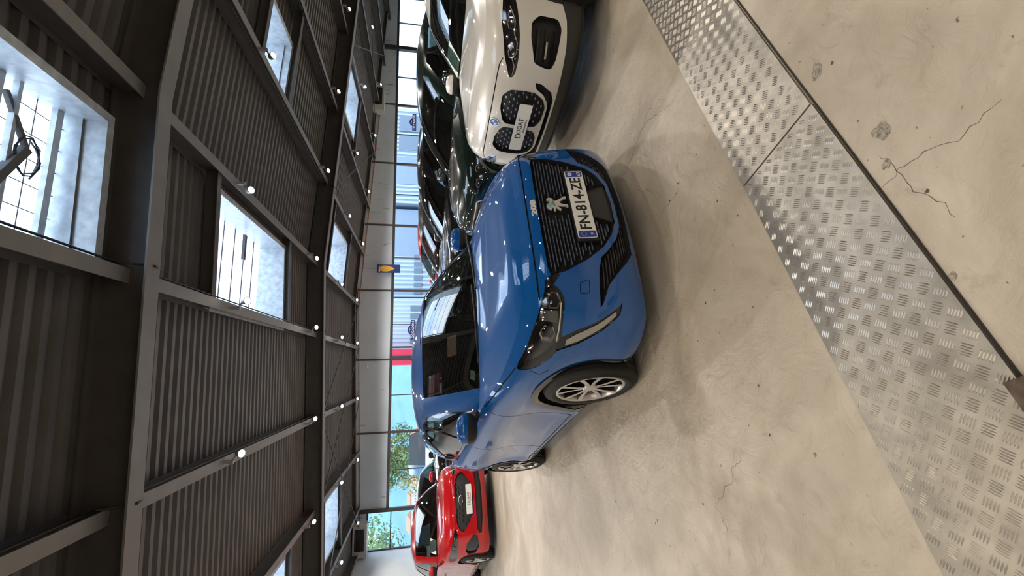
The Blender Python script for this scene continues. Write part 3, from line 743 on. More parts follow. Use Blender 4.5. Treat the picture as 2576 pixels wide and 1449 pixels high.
    for i,nm in [(0,'pillar_frame')]+[(k+1,r[0]) for k,r in enumerate(gre)]:
        t=TG[lg==i]
        if not len(t): continue
        if nm=='side_window':
            for sgn in (1,-1): surf(G,PG,t,nm,gm[nm][0],root,gm[nm][1],gm[nm][2],sgn,M_BLACK)
        elif nm in gm: surf(G,PG,t,nm,gm[nm][0],root,gm[nm][1],gm[nm][2],0,M_BLACK)
        else: surf(G,PG,t,nm,S.get('roofpaint',P),root)
    ag=np.linspace(0,G.len,200); E2=G.pos(ag,ag*0+1.)
    Rf=Cap(E2[:,0],E2[:,1],E2[:,2],S['roofz'][0],S['roofz'][1],2.4)
    domr=[(float(p[0]),float(p[1])) for p in E2[::3]]+[(0,float(E2[-1,1]))]; domr[0]=(0,float(E2[0,1]))
    PR,TR,lr=cut(Rf,domr,[],st*1.3); surf(Rf,PR,TR[lr==0],'roof',S.get('roofpaint',P),root); C['R']=Rf
    # underbody: unseen dark slab added to block light; arch liners
    hw=S['hw']; ln=S['outline'][-1][1]
    ub=MB(); ub.box(-hw+.12,hw-.12,.80,ln-.6,.20,.26); ub.box(-hw+.42,hw-.42,.16,ln-.16,.20,.5); ub.build('underbody_light_block',M_BLACK,root)
    for yc in (yf,yr):
        for sgn in (1,-1):
            q=MB(); q.lathe([(sgn*(hw-.30),.02),(sgn*(hw-.30),ra+.01),(sgn*(hw-.02),ra+.012)],36,c=(0,yc,R)); 
            # keep only the part above the sill
            V=q.v; Fk=[f for f in q.f if all(V[i][2]>.16 for i in f)]
            meshobj('wheel_arch_liner',V,Fk,M_DARK,root)
    add_wheels(root,S['wx'],(yf,yr),R,S.get('tw',.2),S['rim'],S.get('rimmat',M_ALLOY),S.get('rimdark',M_GBLACK),S.get('style',0),S.get('steer',0))
    # mirrors
    mx_,my_,mz_=S['mirror']; 
    for sgn in (1,-1):
        o=blob('door_mirror',(sgn*mx_,my_,mz_),(.112,.075,.078),.74,S.get('mirpaint',P),root,rot=sgn*-.12,m2=M_BLACK)
        b=MB(); b.bar((sgn*(mx_-.16),my_+.03,mz_-.11),(sgn*(mx_-.03),my_+.02,mz_-.06),.05,.03); b.build('mirror_arm',M_BLACK,o)
    # door handles
    for (yy,zz) in S.get('handles',[(y2-.2,.80),(y3-.1,.84)]):
        for sgn in (1,-1):
            a,b_=Sd(yy,zz); M=B.fr(sgn*a,b_,.012); q=MB(); 
            for k in range(6):
                u=(-.10+.2*k/5)*1.15; q.v+=[tuple(M@Vector((u,-.014,.014-.03*(u/.115)**4))),tuple(M@Vector((u,.014,.014-.03*(u/.115)**4))),tuple(M@Vector((u,.014,-.004-.01*(abs(u)>.105)))),tuple(M@Vector((u,-.014,-.004-.01*(abs(u)>.105))))]
            for k in range(5):
                n=k*4; q.f+=[(n,n+4,n+5,n+1),(n+1,n+5,n+6,n+2),(n+2,n+6,n+7,n+3),(n+3,n+7,n+4,n)]; q.m+=[0]*4
            q.f+=[(0,1,2,3),(20,23,22,21)]; q.m+=[0,0]
            q.build('door_handle',P,root)
    # cabin
    zb=S['gbase'][0][2]; cy0=S['gbase'][0][1]; zr_=S['roofz'][1][2]; gx=S['gbase'][5][0]-.06
    q=MB(); q.box(-gx,gx,cy0+.28,cy0+.62,zb-.30,zb-.05); q.box(-gx+.0,gx,cy0+.62,ln-.7,.26,.42); q.box(-gx-.04,-gx,cy0+.3,ln-.9,.3,zb-.02); q.box(gx,gx+.04,cy0+.3,ln-.9,.3,zb-.02)
    q.box(-.12,.12,cy0+.6,cy0+1.3,.4,.66); q.build('dashboard',M_TRIMDK,root)
    for sx in (.36,-.36):
        y0=cy0+1.25
        q=MB(); q.obox((sx,y0-.1,.55),(.24,0,0),(0,.27,.03),(0,0,.08)); q.obox((sx,y0+.25,.83),(.23,0,0),(0,.06,-.015),(0,.09,.30)); s_=q.build('front_seat',M_TRIMDK,root)
        blob('head_rest',(sx,y0+.40,zr_-.27),(.13,.055,.10),.7,M_TRIMDK,s_,12,8)
    q=MB(); q.obox((0,cy0+2.1,.58),(.58,0,0),(0,.25,0),(0,0,.08)); q.obox((0,cy0+2.42,.86),(.58,0,0),(0,.06,0),(0,.07,.28)); q.build('rear_seat',M_TRIMDK,root)
    q=MB(); cc=Vector((.36,cy0+.82,zb-.06)); q.tube([cc+Vector((.185*math.cos(t),.06*math.sin(t),.175*math.sin(t))) for t in np.linspace(0,2*PI,25)],.014,8,cap=False); q.bar(cc+Vector((-.18,0,0)),cc+Vector((.18,0,0)),.03,.05); q.bar(cc,cc+Vector((0,-.3,-.12)),.06,.06); q.build('steering_wheel',M_BLACK,root)
    q=MB(); q.box(-.11,.11,cy0+.98,cy0+1.0,zr_-.17,zr_-.11); q.build('interior_mirror',M_BLACK,root)
    return C
def row_slats(parent,C,F,half,z0,z1,dz,L,gap,m,off,inside,t=.008,dpt=.012,name='grille_slat',zf=None):
    """rows of short dashes standing in the grille, one object per row"""
    B=C['B']; r=0; z=z0; q=MB()
    while z<z1:
        x=(-half)+(0 if r%2 else (L+gap)/2)
        while x<half:
            n0=len(q.v); ok=True; pts=[]
            for k in range(4):
                xx=x+L*k/3; zz=z+(zf(xx) if zf else 0)
                if not inside(abs(xx),zz): ok=False;break
                a,b=B.inv(x=abs(xx),z=zz) if False else fastF(C,abs(xx),zz)
                M=B.fr(a if xx>=0 else -a,b,off); pts.append(M)
            if ok:
                for M in pts:
                    for (u,v) in ((-t/2,0),(t/2,0),(t/2,dpt),(-t/2,dpt)): q.v.append(tuple(M@Vector((0,u,v))))
                for k in range(3):
                    n=n0+4*k
                    for j in range(4): q.f.append((n+j,n+(j+1)%4,n+4+(j+1)%4,n+4+j)); q.m.append(0)
                q.f+=[(n0,n0+1,n0+2,n0+3),(n0+12,n0+15,n0+14,n0+13)]; q.m+=[0,0]
            x+=L+gap
        z+=dz; r+=1
    q.build(name,m,parent)['kind']='stuff'
def fastF(C,x,z):
    if '_ff' not in C:
        B=C['B']; A,Bb=np.meshgrid(np.linspace(0,1.1,240),np.linspace(0,1,160),indexing='ij'); C['_ff']=(A,Bb,B.pos(A,Bb))
    A,Bb,P=C['_ff']; i=np.unravel_index(np.argmin((P[...,0]-x)**2+(P[...,2]-z)**2),A.shape); a,b=A[i],Bb[i]
    B=C['B']; e=1e-4
    for _ in range(2):
        p=B.pos(np.array([a,a+e,a]),np.array([b,b,b+e])); J=np.array([[p[1,0]-p[0,0],p[2,0]-p[0,0]],[p[1,2]-p[0,2],p[2,2]-p[0,2]]])/e
        try: d=np.linalg.solve(J,[x-p[0,0],z-p[0,2]])
        except Exception: break
        a=max(0,a+float(np.clip(d[0],-.02,.02))); b=b+float(np.clip(d[1],-.02,.02))
    return a,min(max(b,0),1)
def lamp_bowl(root,C,a,b,w,h,off,par,hexy=True,drk=M_SATIN):
    """hexagonal reflector cup with chrome rim set behind the lens"""
    M=C['B'].fr(a,b,off); q=MB(); pts=[(w*math.cos(t),h*math.sin(t)) for t in [math.radians(30+60*k) for k in range(6)]]
    n=len(pts)
    for (s,d) in ((1,.02),(1.0,.004),(.86,.004),(.45,-.045)):
        for p in pts: q.v.append(tuple(M@Vector((p[0]*s,p[1]*s,d))))
    for l in range(3):
        for k in range(n): q.f.append((l*n+k,l*n+(k+1)%n,(l+1)*n+(k+1)%n,(l+1)*n+k)); q.m.append(0 if l<2 else 1)
    q.f.append(tuple(3*n+k for k in range(n))); q.m.append(2)
    return q.build('lamp_reflector',[M_CHROME,M_CHROME,mat('projector_lens',(.12,.12,.12),rough=.08,metal=.6,coat=1.)],par)
def number_plate(root,C,z,kind,off=.012,tilt=True):
    B=C['B']; a,b=fastF(C,0,z); M=B.fr(0,b,off)
    pl=flatpoly('number_plate',rrect(.52,.11,.012),M_WHITEP,root,M,.004)
    Mi=M@Matrix.Translation((0,0,.0045))
    if kind=='fr':
        for sx in (-1,1):
            pts=rrect(.045,.100,.008); flatpoly('plate_band',[(p[0]+sx*.2335,p[1]) for p in pts],M_PLBLUE,pl,Mi,.0006)
        text('plate_number','FN-814-ZE',.09,M_INK,pl,Mi@Matrix.Translation((.002,0,0)),width=.40,height=None,bold=.0015)
        text('plate_letter','F',.03,M_WHITEP,pl,Mi@Matrix.Translation((-.2335,-.030,.001)),width=.013,depth=.0006)
        text('plate_department','63',.03,M_WHITEP,pl,Mi@Matrix.Translation((.2335,-.030,.001)),width=.03,depth=.0006)
        q=MB()
        for k in range(12):
            t=2*PI*k/12; cx_,cy_=-.2335+.014*math.cos(t),.02+.014*math.sin(t); n=len(q.v)
            for j in range(5):
                u=2*PI*j/5; q.v.append(tuple(Mi@Vector((cx_+.0022*math.cos(u),cy_+.0022*math.sin(u),.001))))
            q.f.append(tuple(range(n,n+5))); q.m.append(0)
        q.build('star_ring',mat('pale_yellow_ink',(.6,.6,.35)),pl)
        flatpoly('region_badge',circ(.014,18,.2335,.024),M_WHITEP,pl,Mi@Matrix.Translation((0,0,.0006)),.0004); flatpoly('region_badge',circ(.007,10,.2335,.024),mat('badge_grey',(.25,.25,.25)),pl,Mi@Matrix.Translation((0,0,.001)),.0004)
    else:
        text('plate_name','UGAT',.055,M_INK,pl,Mi@Matrix.Translation((.03,.010,0)),width=.17,height=None); 
        text('plate_name','D',.075,M_INK,pl,Mi@Matrix.Translation((-.085,.004,.0002)),width=.052)
        text('plate_subline','Automobiles',.026,mat('plate_grey_ink',(.12,.12,.12)),pl,Mi@Matrix.Translation((.03,-.030,0)),width=.15)
    return pl
def price_sheet(root,C,x,b,w,h,m=None):
    G=C['G']; a=G.inv(x=abs(x),b=b)[0]; M=G.fr(a if x>=0 else -a,b,-.012)
    o=flatpoly('price_sheet',[(-w/2,-h/2),(w/2,-h/2),(w/2,h/2),(-w/2,h/2)],m or M_PAPER,root,M,.0015)
    for k in range(6):
        ww=w*random.uniform(.3,.8); flatpoly('printed_line',[(-ww/2,h*(.36-.13*k)),(ww/2,h*(.36-.13*k)),(ww/2,h*(.40-.13*k)),(-ww/2,h*(.40-.13*k))],mat('printed_grey',(.22,.26,.24)),o,M@Matrix.Translation((0,0,.0016)),.0003)
    return o

# ---------------------------------------------------------------- the blue hatchback
def side_of(poly): return poly
P_BLUE=paint('metallic_blue_paint',(0.,.088,.34),metal=.1,rough=.5)
def front208(F,Sd,B):
    R=[]
    a0=B.inv
    R.append(('bonnet_front',[(0,fb(F,0,.768))]+[F(x,z) for x,z in ((.1,.784),(.36,.777),(.50,.768),(.56,.758))]+[F(.60,.76),F(.65,.775),F(.72,.80),F(.765,.83)]+[(Sd(.60,.8)[0],.94),(Sd(.80,.85)[0],.968),(Sd(1.28,.9)[0],.985),(Sd(1.28,.9)[0],1.05),(0,1.05)]))
    # grille
    g=[(0,F(0,.728)[1]),F(.2,.726),F(.40,.715),F(.452,.700),F(.435,.615),F(.377,.492),F(.309,.396),F(.231,.337),F(.145,.303),(0,F(0,.293)[1])]
    R.append(('grille',g)); R.append(('radar_panel',[(0,F(0,.425)[1]),F(.105,.42),F(.155,.30),(0,F(0,.298)[1])]))
    hl=[F(.50,.722),F(.512,.675),F(.572,.634),F(.651,.632),F(.725,.632),F(.765,.643),F(.784,.675),(Sd(.54,.7)[0],.80),(Sd(.60,.8)[0],.93),F(.72,.80),F(.642,.772),F(.545,.742)]
    R.append(('headlight',smoothpoly(hl,3)))
    R.append(('headlight_bridge',[F(.452,.712),F(.44,.66),F(.455,.655),F(.500,.69),F(.505,.722),F(.53,.738),F(.47,.732)]))
    R.append(('fang_border',[F(.722,.640),F(.705,.554),F(.680,.444),F(.633,.345),F(.612,.318),F(.660,.325),F(.716,.412),F(.752,.535),F(.764,.645)]))
    R.append(('fang_light',[F(.733,.60),F(.720,.554),F(.692,.444),F(.646,.350),F(.665,.350),F(.706,.418),F(.742,.535),F(.750,.60)]))
    it=[(0,F(0,.268)[1]),F(.17,.275),F(.26,.315),F(.33,.372),F(.37,.418),F(.45,.44),F(.528,.446),F(.628,.438),F(.612,.425),F(.53,.395),F(.48,.35),F(.40,.272),F(.34,.228),(0,F(0,.205)[1])]
    R.append(('lower_intake',it))
    sq=roundpoly([F(.505,.55),F(.56,.55),F(.56,.50),F(.49,.50)],.012,B.SB); 
    for i in range(0,len(sq)): pass
    R.append(('panel_seam',stripe(densify(sq+[sq[0]],.05,B.SB,False),.003,B.SB)))
    ln=[(0,fb(F,0,.784)),F(.1,.784),F(.36,.777),F(.50,.768),F(.56,.758)]
    R.append(('panel_seam',stripe(densify(ln,.04,B.SB,False),.007,B.SB)))
    R.append(('panel_seam',stripe(densify([(Sd(.60,.8)[0],.94),(Sd(.80,.85)[0],.968),(Sd(1.28,.9)[0],.985)],.04,B.SB,False),.005,B.SB)))
    R.append(('panel_seam',stripe(densify([(Sd(.58,.8)[0],.83),Sd(.60,.70),Sd(.55,.655)],.04,B.SB,False),.004,B.SB)))
    return R
def fb(F,x,z): return F(x,z)[1]
S208=dict(
 outline=[(0,0),(.2,.008),(.4,.035),(.56,.09),(.68,.19),(.77,.34),(.825,.55),(.855,.83),(.868,1.3),(.87,2.0),(.868,2.7),(.86,3.37),(.82,3.72),(.70,3.93),(.42,4.03),(0,4.055)],
 w=[(1,0,0,0),(1,0,0,0),(.9,.1,0,0),(.6,.4,0,0),(.2,.8,0,0),(0,.8,.2,0),(0,.4,.6,0),(0,0,1,0),(0,0,1,0),(0,0,1,0),(0,0,1,0),(0,0,1,0),(0,0,.5,.5),(0,0,0,1),(0,0,0,1),(0,0,0,1)],
 prof=[[(0,.085),(.08,.03),(.2,.0),(.45,.015),(.7,.04),(.85,.065),(.94,.10),(1,.16)],
       [(0,.02),(.1,.0),(.25,.0),(.5,.012),(.7,.04),(.85,.075),(.94,.11),(1,.16)],
       [(0,.07),(.08,.025),(.16,.004),(.30,.020),(.5,.024),(.72,.004),(.86,.014),(.94,.04),(1,.085)],
       [(0,.08),(.1,.0),(.3,.0),(.5,.04),(.7,.07),(.9,.10),(1,.14)]],
 z0=[.17,.17,.17,.165,.15,.15,.16,.18,.17,.17,.17,.19,.2,.22,.22,.22],
 zt=[.83,.83,.83,.83,.835,.85,.875,.905,.95,.965,.985,1.0,1.02,1.02,1.02,1.02],
 flare=[(.83,.31,.42,.010),(3.37,.31,.42,.012)],
 wheels=(.83,3.37,.31),wx=.858,tw=.205,rim=.222,style=0,arch=.345,cladding=.045,sill=.26,hw=.86,doors=(1.30,2.33,3.22),step=.035,
 topz=([.12,.22,.40,.7,1.02,1.5,2.5,3.6,4.0],[.83,.875,.915,.955,.985,1.0,1.02,1.04,1.03]),topp=3.2,crease=(.42,.2,.60,1.15,.012,.16),
 gbase=[(0,.98,.965),(.32,1.02,.965),(.56,1.13,.96),(.70,1.30,.945),(.775,1.55,.95),(.795,2.0,.965),(.795,2.6,.985),(.775,3.1,1.01),(.72,3.5,1.02),(.60,3.78,1.02),(.3,3.86,1.02),(0,3.88,1.02)],
 gtop=[(0,1.86,1.395),(.28,1.88,1.39),(.47,1.94,1.38),(.555,2.03,1.365),(.585,2.2,1.37),(.60,2.4,1.375),(.605,2.75,1.375),(.59,3.1,1.36),(.56,3.4,1.345),(.48,3.6,1.335),(.25,3.68,1.335),(0,3.70,1.335)],
 roofz=([1.86,2.1,2.6,3.2,3.7],[1.40,1.455,1.488,1.46,1.36]),ws=(.66,.50),side_glass=(1.52,2.12,2.75,3.25),pillar=2.30,wtrim=M_GBLACK,rw=.5,
 mirror=(.885,1.50,1.05),paint=P_BLUE,handles=[(2.16,.80),(3.02,.84)],
 front=front208,
 layers={'grille':[('grille',M_DARK,-.035,.002,0)],'radar_panel':[('radar_panel',mat('radar_panel_grey',(.03,.03,.028),rough=.5),-.010,-.034,0)],
   'headlight':[('headlight',M_GBLACK,-.045,.001,1),('headlight',M_GBLACK,-.045,.001,-1)],'headlight_bridge':[('headlight_bridge',M_GBLACK,-.004,.0001,0)],
   'fang_border':[('fang_border',M_GBLACK,-.006,.0001,0)],'fang_light':[('daytime_light',M_SATIN,.002,-.006,1),('daytime_light',M_SATIN,.002,-.006,-1)],
   'lower_intake':[('lower_intake',M_DARK,-.04,.001,0)],'bonnet_front':[('bonnet_nose',P_BLUE,0,0,0)]},
)
BLUE=empty('hatchback',(.933,2.293,0),math.radians(22),'glossy blue five-door hatchback standing nearest the camera with white number plate FN-814-ZE','car')
C=make_car(S208,BLUE); PT=C['parts']
# lenses over the lamps
hp,ht=C['belt']['headlight']
for sg in (1,-1):
    L=surf(C['B'],hp,ht,'lens',M_LENS,[o for o in PT['headlight']][0 if sg>0 else 1],-.001,0,sg)
    par=L.parent
    for (x,z,w_,h_) in ((.575,.688,.052,.040),(.705,.705,.060,.046)):
        a,b=fastF(C,x,z); lamp_bowl(BLUE,C,a*sg,b,w_,h_,-.034,par)
    a,b=fastF(C,.64,.70); M=C['B'].fr(a*sg,b,-.038); flatpoly('lamp_divider',[(-.035,-.04),(.035,-.04),(.03,.045),(-.03,.045)],mat('smoked_lamp',(.05,.05,.048),rough=.2),par,M,.01)
    q=MB(); q.tube([C['B'].fr(sg*fastF(C,x,z)[0],fastF(C,x,z)[1],-.02)@Vector((0,0,0)) for x,z in ((.59,.648),(.65,.646),(.70,.646),(.738,.648))],.0045,6); q.build('light_strip',mat('white_light_guide',(.75,.74,.7),rough=.3),par)
# grille slats
gp=C['belt']['grille']; gpoly=[(0,.719),(.2,.717),(.395,.706),(.438,.692),(.424,.617),(.366,.497),(.299,.404),(.226,.347),(.14,.313),(0,.303)]
gP=np.array(gpoly)
def in208(x,z):
    if not inpoly(np.array([[x+1e-6,z]]),gpoly)[0]: return False
    if x<.268 and .418<z<.542: return False
    if z<.43 and x<.115+max(0,(.42-z))*.42: return False
    if x<.056 and .55<z<.675: return False
    return True
M_SLAT=mat('grille_slat_blue_grey',(.12,.15,.22),rough=.3,metal=.4,coat=.4)
row_slats(PT['grille'][0],C,None,.46,.315,.722,.0188,.050,.006,M_SLAT,-.020,in208,t=.005,dpt=.014,zf=lambda x:-.10*abs(x)**2.0)
# lower intake ribs
itp=[(0,.262),(.17,.268),(.26,.308),(.33,.365),(.38,.412),(.50,.434),(.60,.432),(.52,.39),(.47,.345),(.39,.268),(.33,.232),(0,.212)]
row_slats(PT['lower_intake'][0],C,None,.62,.222,.43,.019,.05,.0,mat('matt_black_rib',(.03,.03,.032),rough=.4),-.036,lambda x,z: inpoly(np.array([[x+1e-6,z]]),itp)[0],t=.006,dpt=.012,name='intake_rib')
# blue frame under the grille stays from the bumper; plate, emblem, badge
q=MB(); M=C['B'].fr(0,fastF(C,0,.48)[1],-.006); q.obox(M@Vector((0,0,0)),M.to_3x3()@Vector((.275,0,0)),M.to_3x3()@Vector((0,.062,0)),M.to_3x3()@Vector((0,0,.008))); q.build('plate_holder',M_BLACK,BLUE)
pl=number_plate(BLUE,C,.48,'fr',.004); pl['label']='white French number plate reading FN-814-ZE'
M_EMB=mat('bright_emblem_metal',(.78,.77,.74),rough=.28,metal=.45)
lion=[(-.030,.052),(-.020,.060),(-.006,.062),(.006,.054),(.012,.044),(.022,.030),(.036,.022),(.046,.030),(.050,.044),(.044,.056),(.036,.058),(.040,.046),(.036,.036),(.028,.038),(.020,.046),(.020,.020),(.026,.0),(.036,-.020),(.048,-.038),(.052,-.050),(.034,-.052),(.036,-.042),(.024,-.026),(.012,-.012),(.004,-.014),(-.006,-.030),(-.012,-.048),(-.010,-.056),(-.030,-.056),(-.028,-.048),(-.022,-.044),(-.020,-.030),(-.016,-.012),(-.014,.0),(-.024,-.002),(-.034,-.012),(-.044,-.016),(-.050,-.008),(-.042,-.004),(-.032,.006),(-.022,.010),(-.034,.016),(-.046,.014),(-.052,.022),(-.042,.026),(-.028,.024),(-.022,.030),(-.036,.034),(-.040,.042)]
M=C['B'].fr(0,fastF(C,0,.612)[1],.0); q=flatpoly('lion_emblem',[(p[0]*1.05,p[1]*1.05) for p in lion],M_EMB,BLUE,M,.010); q['label']='chrome standing lion emblem'
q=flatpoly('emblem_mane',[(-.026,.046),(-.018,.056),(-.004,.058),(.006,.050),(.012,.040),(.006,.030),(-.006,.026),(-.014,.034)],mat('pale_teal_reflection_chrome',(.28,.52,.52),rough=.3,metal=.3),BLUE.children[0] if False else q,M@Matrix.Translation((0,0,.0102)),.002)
a,b=fastF(C,0,.748)
q=text('model_number','208',.042,M_EMB,BLUE,C['B'].fr(0,b,.001),width=.12,depth=.004,bold=.002)
# windscreen wipers, antenna, sticker
for (x0,x1) in ((-.52,.08),(.02,.60)):
    q=MB(); pts=[]
    for k in range(7):
        x=x0+(x1-x0)*k/6; a=C['G'].inv(x=abs(x),b=.035)[0]; pts.append(C['G'].fr(a if x>=0 else -a,.03+.008*k,.012)@Vector((0,0,0)))
    q.tube(pts,.007,6); q.build('wiper',M_BLACK,BLUE)
price_sheet(BLUE,C,-.28,.42,.16,.13,mat('orange_sale_card',(.55,.16,.06),rough=.5)); price_sheet(BLUE,C,-.57,.14,.07,.045)
# smooth chrome-like line low on the doors
for sg in (1,-1):
    q=MB(); q.tube([C['B'].fr(sg*C['Sd'](y,z)[0],C['Sd'](y,z)[1],.002)@Vector((0,0,0)) for y,z in [(1.25+.2*k,.262+.004*k) for k in range(9)]],.005,6); q.build('sill_moulding',mat('bright_sill_line',(.35,.42,.6),rough=.25,metal=.8),BLUE)

# ---------------------------------------------------------------- the other cars of the hall
def scaled(S,sx,sy,sz,**k):
    D=dict(S); D['outline']=[(x*sx,y*sy) for x,y in S['outline']]
    D['z0']=[z for z in S['z0']]; D['zt']=[z*sz for z in S['zt']]
    D['gbase']=[(x*sx,y*sy,z*sz) for x,y,z in S['gbase']]; D['gtop']=[(x*sx,y*sy,z*sz) for x,y,z in S['gtop']]
    D['topz']=([y*sy for y in S['topz'][0]],[z*sz for z in S['topz'][1]]); D['roofz']=([y*sy for y in S['roofz'][0]],[z*sz for z in S['roofz'][1]])
    D['ws']=tuple(x*sx for x in S['ws']); D['side_glass']=tuple(y*sy for y in S['side_glass']); D['doors']=tuple(y*sy for y in S['doors']); D['pillar']=S['pillar']*sy
    D['mirror']=(S['mirror'][0]*sx,S['mirror'][1]*sy,S['mirror'][2]*sz); D['wheels']=(S['wheels'][0]*sy,S['wheels'][1]*sy,S['wheels'][2]*(1+(sz-1)*.6)); D['arch']=D['wheels'][2]+.04
    D['hw']=S['hw']*sx; D['wx']=S['wx']*sx; D['handles']=[(y*sy,z*sz) for y,z in S['handles']]
    D['flare']=[(D['wheels'][0],D['wheels'][2],.43,.012),(D['wheels'][1],D['wheels'][2],.43,.012)]
    if D['crease' ]: c=S['crease']; D['crease']=(c[0]*sx,c[1]*sy,c[2]*sx,c[3]*sy,c[4],c[5])
    D.update(k); return D
# white electric SUV ------------------------------------------------------------
P_WHITE=mat('pearl_white_paint',(.66,.63,.58),rough=.3,coat=1.,noise=.02,nscale=900)
def frontsuv(F,Sd,B):
    R=[]
    vz=.335; R.append(('lower_valance',[(0,-.05),(Sd(.62,.4)[0],-.05),F(.86,.40),F(.80,.352),F(.68,.336),F(.34,.330),(0,F(0,.33)[1])]))
    R.append(('bonnet_front',[(0,F(0,.833)[1]),F(.2,.832),F(.41,.827),F(.555,.815),F(.60,.82),F(.78,.845),(Sd(.8,.9)[0],.93),(Sd(1.4,.9)[0],.96),(Sd(1.4,.9)[0],1.05),(0,1.05)]))
    R.append(('grille',roundpoly([F(.022,.705),F(.06,.735),F(.165,.765),F(.28,.765),F(.345,.71),F(.355,.60),F(.350,.51),F(.300,.435),F(.230,.405),F(.10,.410),F(.03,.445),F(.022,.50)],.02,B.SB)))
    R.append(('headlight',roundpoly([F(.435,.74),F(.44,.715),F(.475,.697),F(.571,.688),F(.70,.695),F(.80,.72),F(.85,.755),F(.872,.80),F(.80,.826),F(.72,.828),F(.565,.792)],.02,B.SB)))
    R.append(('side_intake',roundpoly([F(.705,.612),F(.770,.614),F(.80,.56),F(.80,.42),F(.765,.388),F(.60,.405),F(.54,.43),F(.545,.49),F(.566,.565)],.02,B.SB)))
    R.append(('lower_intake',[(0,F(0,.385)[1]),F(.23,.385),F(.29,.405),F(.345,.445),F(.385,.51),F(.433,.527),F(.425,.47),F(.37,.385),F(.30,.352),(0,F(0,.348)[1])]))
    R.append(('panel_seam',stripe(densify([(0,F(0,.833)[1]),F(.2,.832),F(.41,.827),F(.50,.82),F(.55,.80)],.05,B.SB,False),.006,B.SB)))
    return R
SSUV=dict(
 outline=[(0,0),(.22,.01),(.42,.04),(.60,.10),(.74,.20),(.84,.36),(.89,.58),(.91,.86),(.92,1.4),(.922,2.1),(.92,2.9),(.91,3.55),(.87,4.0),(.74,4.3),(.45,4.45),(0,4.5)],
 w=S208['w'],
 prof=[[(0,.10),(.08,.04),(.2,.005),(.5,.0),(.72,.02),(.86,.06),(.94,.11),(1,.20)],
       [(0,.05),(.1,.01),(.25,.0),(.5,.01),(.7,.03),(.85,.07),(.94,.11),(1,.17)],
       [(0,.06),(.08,.03),(.2,.012),(.35,.02),(.55,.012),(.75,.004),(.88,.02),(.95,.045),(1,.09)],
       [(0,.08),(.1,.0),(.3,.0),(.5,.04),(.7,.07),(.9,.10),(1,.14)]],
 z0=[.20]*16,zt=[.93,.93,.93,.93,.93,.935,.945,.955,.98,.99,1.0,1.02,1.04,1.04,1.04,1.04],
 wheels=(.86,3.55,.36),arch=.41,wx=.915,tw=.235,rim=.24,style=2,cladding=.06,archmat=M_BLACK,sill=.34,hw=.91,doors=(1.42,2.45,3.42),step=.045,
 topz=([.15,.3,.5,.8,1.1,1.6,2.5,3.6,4.5],[.93,.965,.985,1.01,1.03,1.04,1.05,1.06,1.05]),topp=3.0,crease=(.50,.3,.60,1.2,.010,.10),
 gbase=[(0,1.04,1.01),(.35,1.08,1.01),(.60,1.20,1.0),(.745,1.38,.985),(.81,1.65,.985),(.83,2.1,.995),(.83,2.8,1.01),(.81,3.3,1.03),(.77,3.75,1.04),(.65,4.05,1.04),(.33,4.15,1.04),(0,4.17,1.04)],
 gtop=[(0,1.80,1.345),(.30,1.82,1.34),(.49,1.89,1.335),(.58,1.98,1.33),(.615,2.15,1.335),(.625,2.4,1.34),(.63,2.8,1.345),(.62,3.2,1.34),(.60,3.55,1.335),(.52,3.78,1.33),(.28,3.88,1.33),(0,3.90,1.33)],
 roofz=([1.80,2.1,2.7,3.4,3.92],[1.35,1.42,1.46,1.43,1.36]),ws=(.685,.50),side_glass=(1.72,2.25,3.0,3.75),pillar=2.5,wtrim=M_GBLACK,rw=.6,
 mirror=(.96,1.55,1.06),paint=P_WHITE,handles=[(2.28,.88),(3.25,.92)],front=frontsuv,
 layers={'grille':[('kidney_grille',M_BLACK,-.03,.004,1),('kidney_grille',M_BLACK,-.03,.004,-1)],'headlight':[('headlight',M_GBLACK,-.02,.001,1),('headlight',M_GBLACK,-.02,.001,-1)],
  'side_intake':[('side_intake',M_BLACK,-.05,.001,1),('side_intake',M_BLACK,-.05,.001,-1)],'lower_intake':[('lower_intake',M_BLACK,-.03,.001,0)],'lower_valance':[('lower_valance',mat('grey_black_valance',(.03,.03,.03),rough=.5),-.015,.0001,0)],'bonnet_front':[('bonnet_nose',P_WHITE,0,0,0)]},
)
SUVO=empty('suv',(2.036,3.40,0),math.radians(-75.6),'pearl white SUV with twin black kidney grilles, right of the blue hatchback','car')
C=make_car(SSUV,SUVO); PT=C['parts']
hp,ht=C['belt']['headlight']
